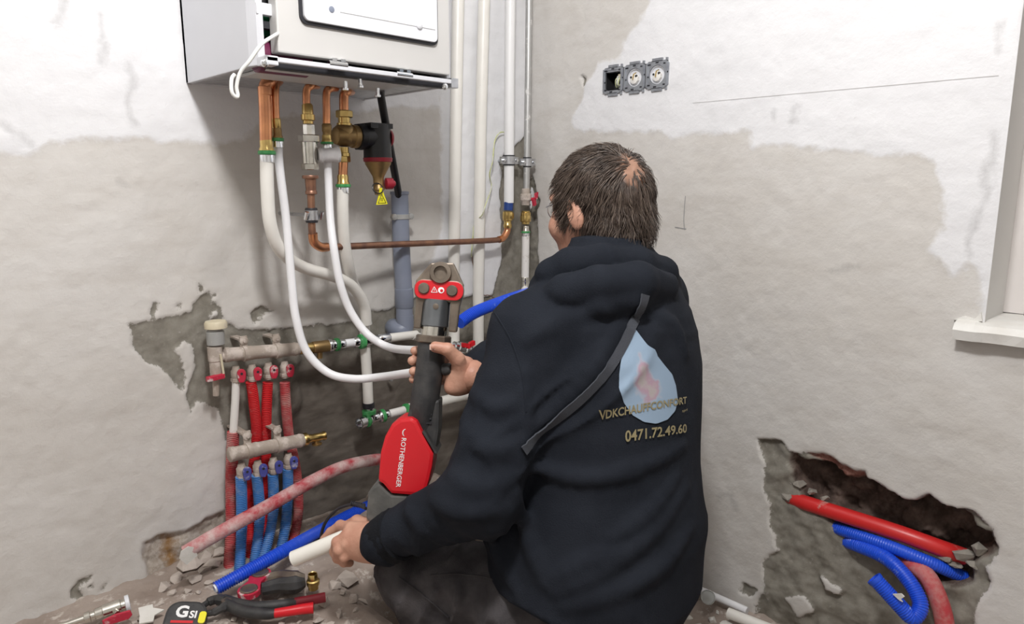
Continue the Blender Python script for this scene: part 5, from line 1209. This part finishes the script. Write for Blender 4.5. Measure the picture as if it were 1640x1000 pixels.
for pts, r in (([(1100, 780), (1050, 850), (970, 912), (890, 950)], .014), ([(1108, 845), (1065, 905), (990, 950), (905, 975)], .013), ([(828, 790), (846, 870), (872, 935)], .012),
               ([(985, 862), (1040, 822), (1085, 765)], .011), ([(890, 925), (940, 900), (1000, 885)], .010), ([(782, 856), (800, 900), (828, 950)], .010), ([(842, 700), (895, 652), (945, 600), (985, 540)], .013),
               ([(990, 755), (1045, 742), (1095, 715)], .010), ([(855, 752), (930, 768), (1020, 762)], .010), ([(845, 545), (890, 515), (950, 502), (1005, 505)], .012), ([(1045, 500), (1080, 520), (1100, 565)], .011),
               ([(755, 630), (795, 655), (830, 640)], .011), ([(742, 690), (785, 722), (826, 712)], .012), ([(720, 760), (765, 782), (815, 770)], .012), ([(690, 800), (735, 826), (790, 822)], .011), ([(650, 818), (672, 850), (668, 890)], .009), ([(836, 600), (842, 680), (832, 760)], .012)):
    c_ = [cloth_pt(x, y, -r * .48)[0] for x, y, _ in spline([(x, y, 0) for x, y in pts], 3)]
    FOLDS.append((c_, [r * (.35 + .65 * math.sin(math.pi * (i + .6) / (len(c_) + .2))) for i in range(len(c_))]))
HV, HQ = nets(hoodie_sdf, (-1.02, -1.06, .18), (-.26, -.36, 1.06), .0058)
HOO = mkbig('hoodie', HV, HQ, 'hoodie', MAN)
BV = BVHTree.FromPolygons([tuple(v) for v in HV], [tuple(map(int, q)) for q in HQ])
# ribbed cuff on the near wrist
wd = unit(LWR - LEL); m_ = MB(); c0 = LWR - wd * .040; pr = [(0, .044), (.004, .048), (.012, .0455), (.020, .0470), (.032, .0450), (.044, .0430), (.052, .0405), (.053, .033)]
m_.lathe(c0, wd, pr, 40); v_ = []
uu = unit(np.cross(wd, (0, 0, 1)))
for i, q in enumerate(m_.v):
    q = np.array(q); t = (q - c0) @ wd; r_ = q - c0 - wd * t; k = i % 40; v_.append(c0 + wd * t + r_ * (1 + (.014 if k % 2 else -.014)))
mk('cuff', v_, m_.f, 'rib', HOO)

# ---- jeans
def jeans_sdf(P):
    d = ellip(P, (-.660, -.81, .27), (.160, .135, .150))
    l = smin(rcone(P, LHIP, LKN, .112, .074), rcone(P, LKN, LAN, .068, .056), .015)
    l = l - .016 * ridged(dirnoise(P, LKN - LHIP, 17, 6, 121)) ** 3 - .005 * ridged(dirnoise(P, (.3, -.6, .6), 22, 8, 125)) ** 2 + .008
    d = smin(d, l, .03)
    return smin(d, smin(rcone(P, RHIP, RKN, .108, .080), rcone(P, RKN, RAN, .074, .058), .02), .03)
JV, JQ = nets(jeans_sdf, (-1.08, -1.06, .02), (-.30, -.28, .50), .007)
JE = mkbig('jeans', JV, JQ, 'jeans', MAN)
JB = BVHTree.FromPolygons([tuple(v) for v in JV], [tuple(map(int, q)) for q in JQ])
for a, d, nm in ((RAN, (0.05, 1, 0), 'shoe'), (LAN, (.15, -1, -.05), 'shoe')):
    d = unit(d); b = np.array(a) + np.array([0, 0, -.035]); s = np.cross(d, (0, 0, 1))
    MB().prism([(-.08, -.035), (-.03, -.042), (.10, -.05), (.19, -.038), (.215, 0), (.19, .038), (.10, .05), (-.03, .042), (-.08, .035)], b - np.array([0, 0, .04]), d, s, (0, 0, 1), .085).build(nm, 'matblack', MAN, smooth=True, bevel=.018)

# ---- prints, strap, seams: laid on the cloth surface
dropP = [(1010, 519), (1018, 529), (1028, 543), (1037, 554), (1049, 561), (1051, 570), (1062, 584), (1075, 600), (1081, 618), (1084, 640), (1080, 658), (1068, 672), (1050, 679), (1030, 676), (1012, 665), (998, 645), (991, 622), (991, 600), (994, 578), (1001, 556), (1007, 540)]
cx, cy = 1036, 618; an = np.linspace(0, 2 * math.pi, 96, endpoint=False); bd_ = []
PP = np.array(dropP, float)
for a in an:
    best = 0; d2 = np.array([math.cos(a), math.sin(a)])
    for i in range(len(PP)):
        p_, q_ = PP[i] - (cx, cy), PP[(i + 1) % len(PP)] - (cx, cy); e = q_ - p_; den = d2[0] * e[1] - d2[1] * e[0]
        if abs(den) < 1e-9: continue
        t = (p_[0] * e[1] - p_[1] * e[0]) / den; s = (p_[0] * d2[1] - p_[1] * d2[0]) / den
        if 0 <= s <= 1 and t > best: best = t
    bd_.append(best)
NR = 22; v_ = [cloth_pt(cx, cy, .0022)[0]]; f_ = []; tt = [0.0]
for i in range(1, NR + 1):
    for a, b in zip(an, bd_): v_.append(cloth_pt(cx + math.cos(a) * b * i / NR, cy + math.sin(a) * b * i / NR, .0022)[0]); tt.append(i / NR)
n_ = len(an)
for k in range(n_): f_.append((0, 1 + k, 1 + (k + 1) % n_))
for i in range(NR - 1):
    for k in range(n_): a = 1 + i * n_ + k; b = 1 + i * n_ + (k + 1) % n_; f_.append((a, a + n_, b + n_, b))
m = bpy.data.materials.new('drop_print'); m.use_nodes = True; nt = m.node_tree; b_ = nt.nodes['Principled BSDF']; b_.inputs['Roughness'].default_value = .65
at = nt.nodes.new('ShaderNodeAttribute'); at.attribute_name = 'rim'; tc = nt.nodes.new('ShaderNodeTexCoord'); nz = nt.nodes.new('ShaderNodeTexNoise'); nz.inputs['Scale'].default_value = 38; nz.inputs['Detail'].default_value = 5
nt.links.new(tc.outputs['Object'], nz.inputs['Vector']); ma = nt.nodes.new('ShaderNodeMath'); ma.operation = 'MULTIPLY_ADD'; ma.inputs[1].default_value = 1.0; nt.links.new(nz.outputs['Fac'], ma.inputs[0]); nt.links.new(at.outputs['Fac'], ma.inputs[2])
rp = nt.nodes.new('ShaderNodeValToRGB'); e = rp.color_ramp.elements; e[0].position = .52; e[0].color = (.36, .33, .31, 1); e[1].position = 1.15 - .16; e[1].color = (.25, .34, .45, 1)
for ps, cc in ((.64, (.38, .33, .34, 1)), (.78, (.37, .25, .31, 1)), (.90, (.32, .36, .44, 1))): x = e.new(ps); x.color = cc
nt.links.new(ma.outputs[0], rp.inputs[0]); nt.links.new(rp.outputs[0], b_.inputs['Base Color'])
dr = mk('drop_print', v_, f_, m, HOO, recalc=False); aa = dr.data.attributes.new('rim', 'FLOAT', 'POINT'); aa.data.foreach_set('value', np.array(tt, np.float32))
def cloth_text(s, xa, ya, xb, yb, hgt, nm, m, bold=0.0, off=.0034, squeeze=0.0):
    vv_, ff_ = text_mesh(s, 1.0, bold); A_ = np.array(vv_); w_ = A_[:, 0].max() - A_[:, 0].min(); x0_ = A_[:, 0].min(); out = []
    h_ = A_[:, 1].max() - A_[:, 1].min(); ym = (A_[:, 1].max() + A_[:, 1].min()) / 2
    for q in A_:
        t = (q[0] - x0_) / w_; k = t if not squeeze else (1 - (1 - t) ** (1 + squeeze)) ; out.append(cloth_pt(xa + (xb - xa) * k, ya + (yb - ya) * k - (q[1] - ym) / h_ * hgt * (1 - .25 * t), off)[0])
    return mk(nm, out, ff_, m, HOO, smooth=False, recalc=False)
cloth_text('VDKCHAUFFCONFORT', 959, 665, 1097, 641, 15, 'company_name_print', 'gold', .022, squeeze=.12)
cloth_text('sprl', 1090, 659, 1098, 657, 6, 'company_form_print', 'gold', .01)
cloth_text('0471.72.49.60', 1000, 699, 1097, 686, 19, 'phone_number_print', 'gold', .02, squeeze=.12)
# bag strap
sp = spline([(1032, 472, 0), (1027, 490, 0), (1012, 520, 0), (995, 556, 0), (970, 596, 0), (935, 634, 0), (895, 668, 0), (862, 694, 0), (838, 722, 0)], 8); ctr = [cloth_pt(q[0], q[1], .0045) for q in sp]; L3, R3 = [], []
for i, (p_, nn) in enumerate(ctr):
    a = ctr[min(i + 1, len(ctr) - 1)][0] - ctr[max(i - 1, 0)][0]; s = unit(np.cross(nn, unit(a))); w_ = .0085; L3.append(p_ + s * w_); R3.append(p_ - s * w_)
nn = [q[1] for q in ctr]; v_ = L3 + R3 + [a - b * .0025 for a, b in zip(L3, nn)] + [a - b * .0025 for a, b in zip(R3, nn)]; k = len(ctr); f_ = []
for i in range(k - 1): f_ += [(i, i + 1, k + i + 1, k + i), (2 * k + i, 3 * k + i, 3 * k + i + 1, 2 * k + i + 1), (i, 2 * k + i, 2 * k + i + 1, i + 1), (k + i, k + i + 1, 3 * k + i + 1, 3 * k + i)]
st = mk('bag_strap', v_, f_, 'strap', MAN); st['label'] = 'charcoal webbing strap slung across the back'
for pts in ([(792, 500), (818, 545), (836, 600), (842, 660)],):
    q = [cloth_pt(a, b, .0004)[0] for a, b, _ in spline([(x, y, 0) for x, y in pts], 8)]; MB().tube(q, .0016, 6).build('shoulder_seam', 'hoodie', HOO)
# jeans seam stitching
for pts in ([(690, 922), (730, 921), (770, 924), (792, 930)], [(640, 925), (680, 955), (720, 990)]):
    q = [cloth_pt(a, b, .0015, JB)[0] for a, b, _ in spline([(x, y, 0) for x, y in pts], 8)]; MB().tube(q, .0016, 6).build('seam', 'jeans', JE)

# ---- hair: base shell with a thin crown, then strands combed from the whorl
WH = unit(HM @ (np.array(PD(1004, 282, 1.30)) - HC))
def hair_zone(u):
    """u: unit directions in the head frame; > 0 where hair grows"""
    zl = np.interp(u[..., 1], [-1, -.45, -.25, .05, .16, .30, .42, .6, .75, 1], [-.86, -.82, -.55, -.20, -.36, -.32, .05, .42, .55, .62])
    return u[..., 2] - zl
def cap_sdf(P):
    d = head_cap(P)
    q = (P - HC.astype(np.float32)) @ HM.astype(np.float32).T; u = q / (np.linalg.norm(q, axis=-1, keepdims=True) + 1e-6)
    z = hair_zone(u) + .06 * vnoise(P * 45, 3)
    wa = np.arccos(np.clip(u @ WH.astype(np.float32), -1, 1)) + .10 * vnoise(P * 70, 9)
    return np.maximum(np.maximum(d, -z * .1), (.0 - wa) * .1)
def head_cap(P):
    q = (P - HC.astype(np.float32)) @ HM.astype(np.float32).T
    d = ellip(q, (0, -.012, .010), (.079, .099, .092)); d = smin(d, ellip(q, (0, -.045, -.055), (.062, .054, .060)), .03)
    d = smin(d, ellip(q, (0, .03, .0), (.071, .060, .080)), .02)
    return d - .003 * vnoise(P * 60, 5) - .002 * vnoise(P * 130, 6)
CVt, CQ = nets(cap_sdf, HC - np.array([.12, .13, .15]), HC + np.array([.12, .13, .13]), .0030)
q_ = (CVt - HC) @ HM.T; q_ /= np.linalg.norm(q_, axis=1)[:, None]
bald = sstep(.44, .16, np.arccos(np.clip(q_ @ WH, -1, 1)) + .10 * vnoise(CVt * 70, 9))
m = bpy.data.materials.new('thinning_hair'); m.use_nodes = True; nt = m.node_tree; b_ = nt.nodes['Principled BSDF']; b_.inputs['Roughness'].default_value = .55
at = nt.nodes.new('ShaderNodeAttribute'); at.attribute_name = 'bald'; tc = nt.nodes.new('ShaderNodeTexCoord'); nz = nt.nodes.new('ShaderNodeTexNoise'); nz.inputs['Scale'].default_value = 160; nz.inputs['Detail'].default_value = 4
nt.links.new(tc.outputs['Object'], nz.inputs['Vector']); ma = nt.nodes.new('ShaderNodeMath'); ma.operation = 'MULTIPLY_ADD'; ma.inputs[1].default_value = .5; ma.inputs[2].default_value = -.25; nt.links.new(nz.outputs['Fac'], ma.inputs[0])
ad = nt.nodes.new('ShaderNodeMath'); ad.operation = 'ADD'; nt.links.new(ma.outputs[0], ad.inputs[0]); nt.links.new(at.outputs['Fac'], ad.inputs[1])
rp = nt.nodes.new('ShaderNodeValToRGB'); e = rp.color_ramp.elements; e[0].position = .1; e[0].color = (.052, .036, .028, 1); e[1].position = .95; e[1].color = (.30, .165, .11, 1)
nt.links.new(ad.outputs[0], rp.inputs[0]); nt.links.new(rp.outputs[0], b_.inputs['Base Color'])
HR = mkbig('hair', CVt, CQ, m, MAN, dict(bald=bald))
GV, GQ = nets(head_cap, HC - np.array([.12, .14, .17]), HC + np.array([.12, .14, .13]), .005)
GB = BVHTree.FromPolygons([tuple(v) for v in GV], [tuple(map(int, q)) for q in GQ])
rg = np.random.default_rng(3)
def strands(n, nm, mm, rad, lift):
    vs, fs = [], []; cnt = 0
    while cnt < n:
        u = unit(rg.normal(size=3))
        if hair_zone(u) < .02 * rg.normal(): continue
        wa = math.acos(max(-1, min(1, float(u @ WH))))
        if wa < .5 and rg.random() > .30 + .70 * max(0, (wa - .16) / .34): continue
        cnt += 1; h_ = GB.find_nearest(Vector(hl(u * .11))); p_ = np.array(h_[0]); nn = np.array(h_[1]); L_ = rg.uniform(.032, .066) * (1 if u[1] < .25 else .45); pts = []
        jit = rg.normal(size=3) * .28; steps = 8; clump = .30 * np.array([float(vnoise(p_ * 38 + k * 17)) for k in range(3)])
        for i in range(steps + 1):
            s = i / steps; h_ = GB.find_nearest(Vector(p_)); nn = np.array(h_[1]); q = np.array(h_[0])
            pts.append(q + nn * (.0005 + lift * s * (1 + .5 * jit[0]) + (.022 * max(0, s - .55) if u[2] < -.05 else 0)))
            loc = unit(HM @ (q - HC)); fl = HM.T @ unit(loc - WH); fl = fl * 1.0 + np.array([0, 0, -.85]) * (1 - .35 * max(0, loc[2])) + jit * .5 + clump * 2.4
            fl = fl - nn * (fl @ nn); p_ = q + unit(fl) * L_ / steps
        o_ = len(vs)
        P_ = np.array(pts); T_ = np.gradient(P_, axis=0); r0 = rad * rg.uniform(.7, 1.3)
        for i in range(steps + 1):
            t_ = unit(T_[i]); a = unit(np.cross(t_, nn)); b = np.cross(t_, a); r = r0 * (1 - (i / steps) ** 2 * .85)
            for k in range(3): an_ = 2.094 * k; vs.append(P_[i] + r * (a * math.cos(an_) * 1.5 + b * math.sin(an_)))
        for i in range(steps):
            for k in range(3): fs.append((o_ + i * 3 + k, o_ + i * 3 + (k + 1) % 3, o_ + (i + 1) * 3 + (k + 1) % 3, o_ + (i + 1) * 3 + k))
    o_ = mkbig(nm, np.array(vs), np.array(fs), mm, HR); o_['kind'] = 'stuff'
strands(4600, 'hair_strands', 'hair', .0007, .0075)
strands(900, 'painted_sheen_strands', 'hairsheen', .00055, .0095)  # paler strands put the hair's sheen into colour
# glasses: temple arm and rim
m_ = MB(); m_.tube([hl((-.083, -.02, .004)), hl((-.080, .03, .004)), hl((-.056, .090, -.004))], .0010, 8)
m_.tube([hl((-.032 + .022 * math.cos(a), .096 - .008 * abs(math.cos(a)), -.010 + .015 * math.sin(a))) for a in np.linspace(0, 6.283, 25)], .0009, 8, caps=False)
m_.tube([hl((.032 + .022 * math.cos(a), .096 - .008 * abs(math.cos(a)), -.010 + .015 * math.sin(a))) for a in np.linspace(0, 6.283, 25)], .0009, 8, caps=False)
m_.tube([hl((-.010, .104, -.006)), hl((0, .110, -.003)), hl((.010, .104, -.006))], .0014, 8); m_.tube([hl((.083, -.02, .004)), hl((.080, .03, .004)), hl((.056, .090, -.004))], .0010, 8)
m_.build('glasses', 'steel', MAN)
# thumbnail of the tool hand
p_ = RH[4][0][3]; MB().obox(p_ + NV * .0088 - RT * .004, RT * .0055, UP * .0050, NV * .0010).build('thumbnail', mat('nail', (.62, .42, .35), .35), MAN, smooth=False, bevel=.0009)
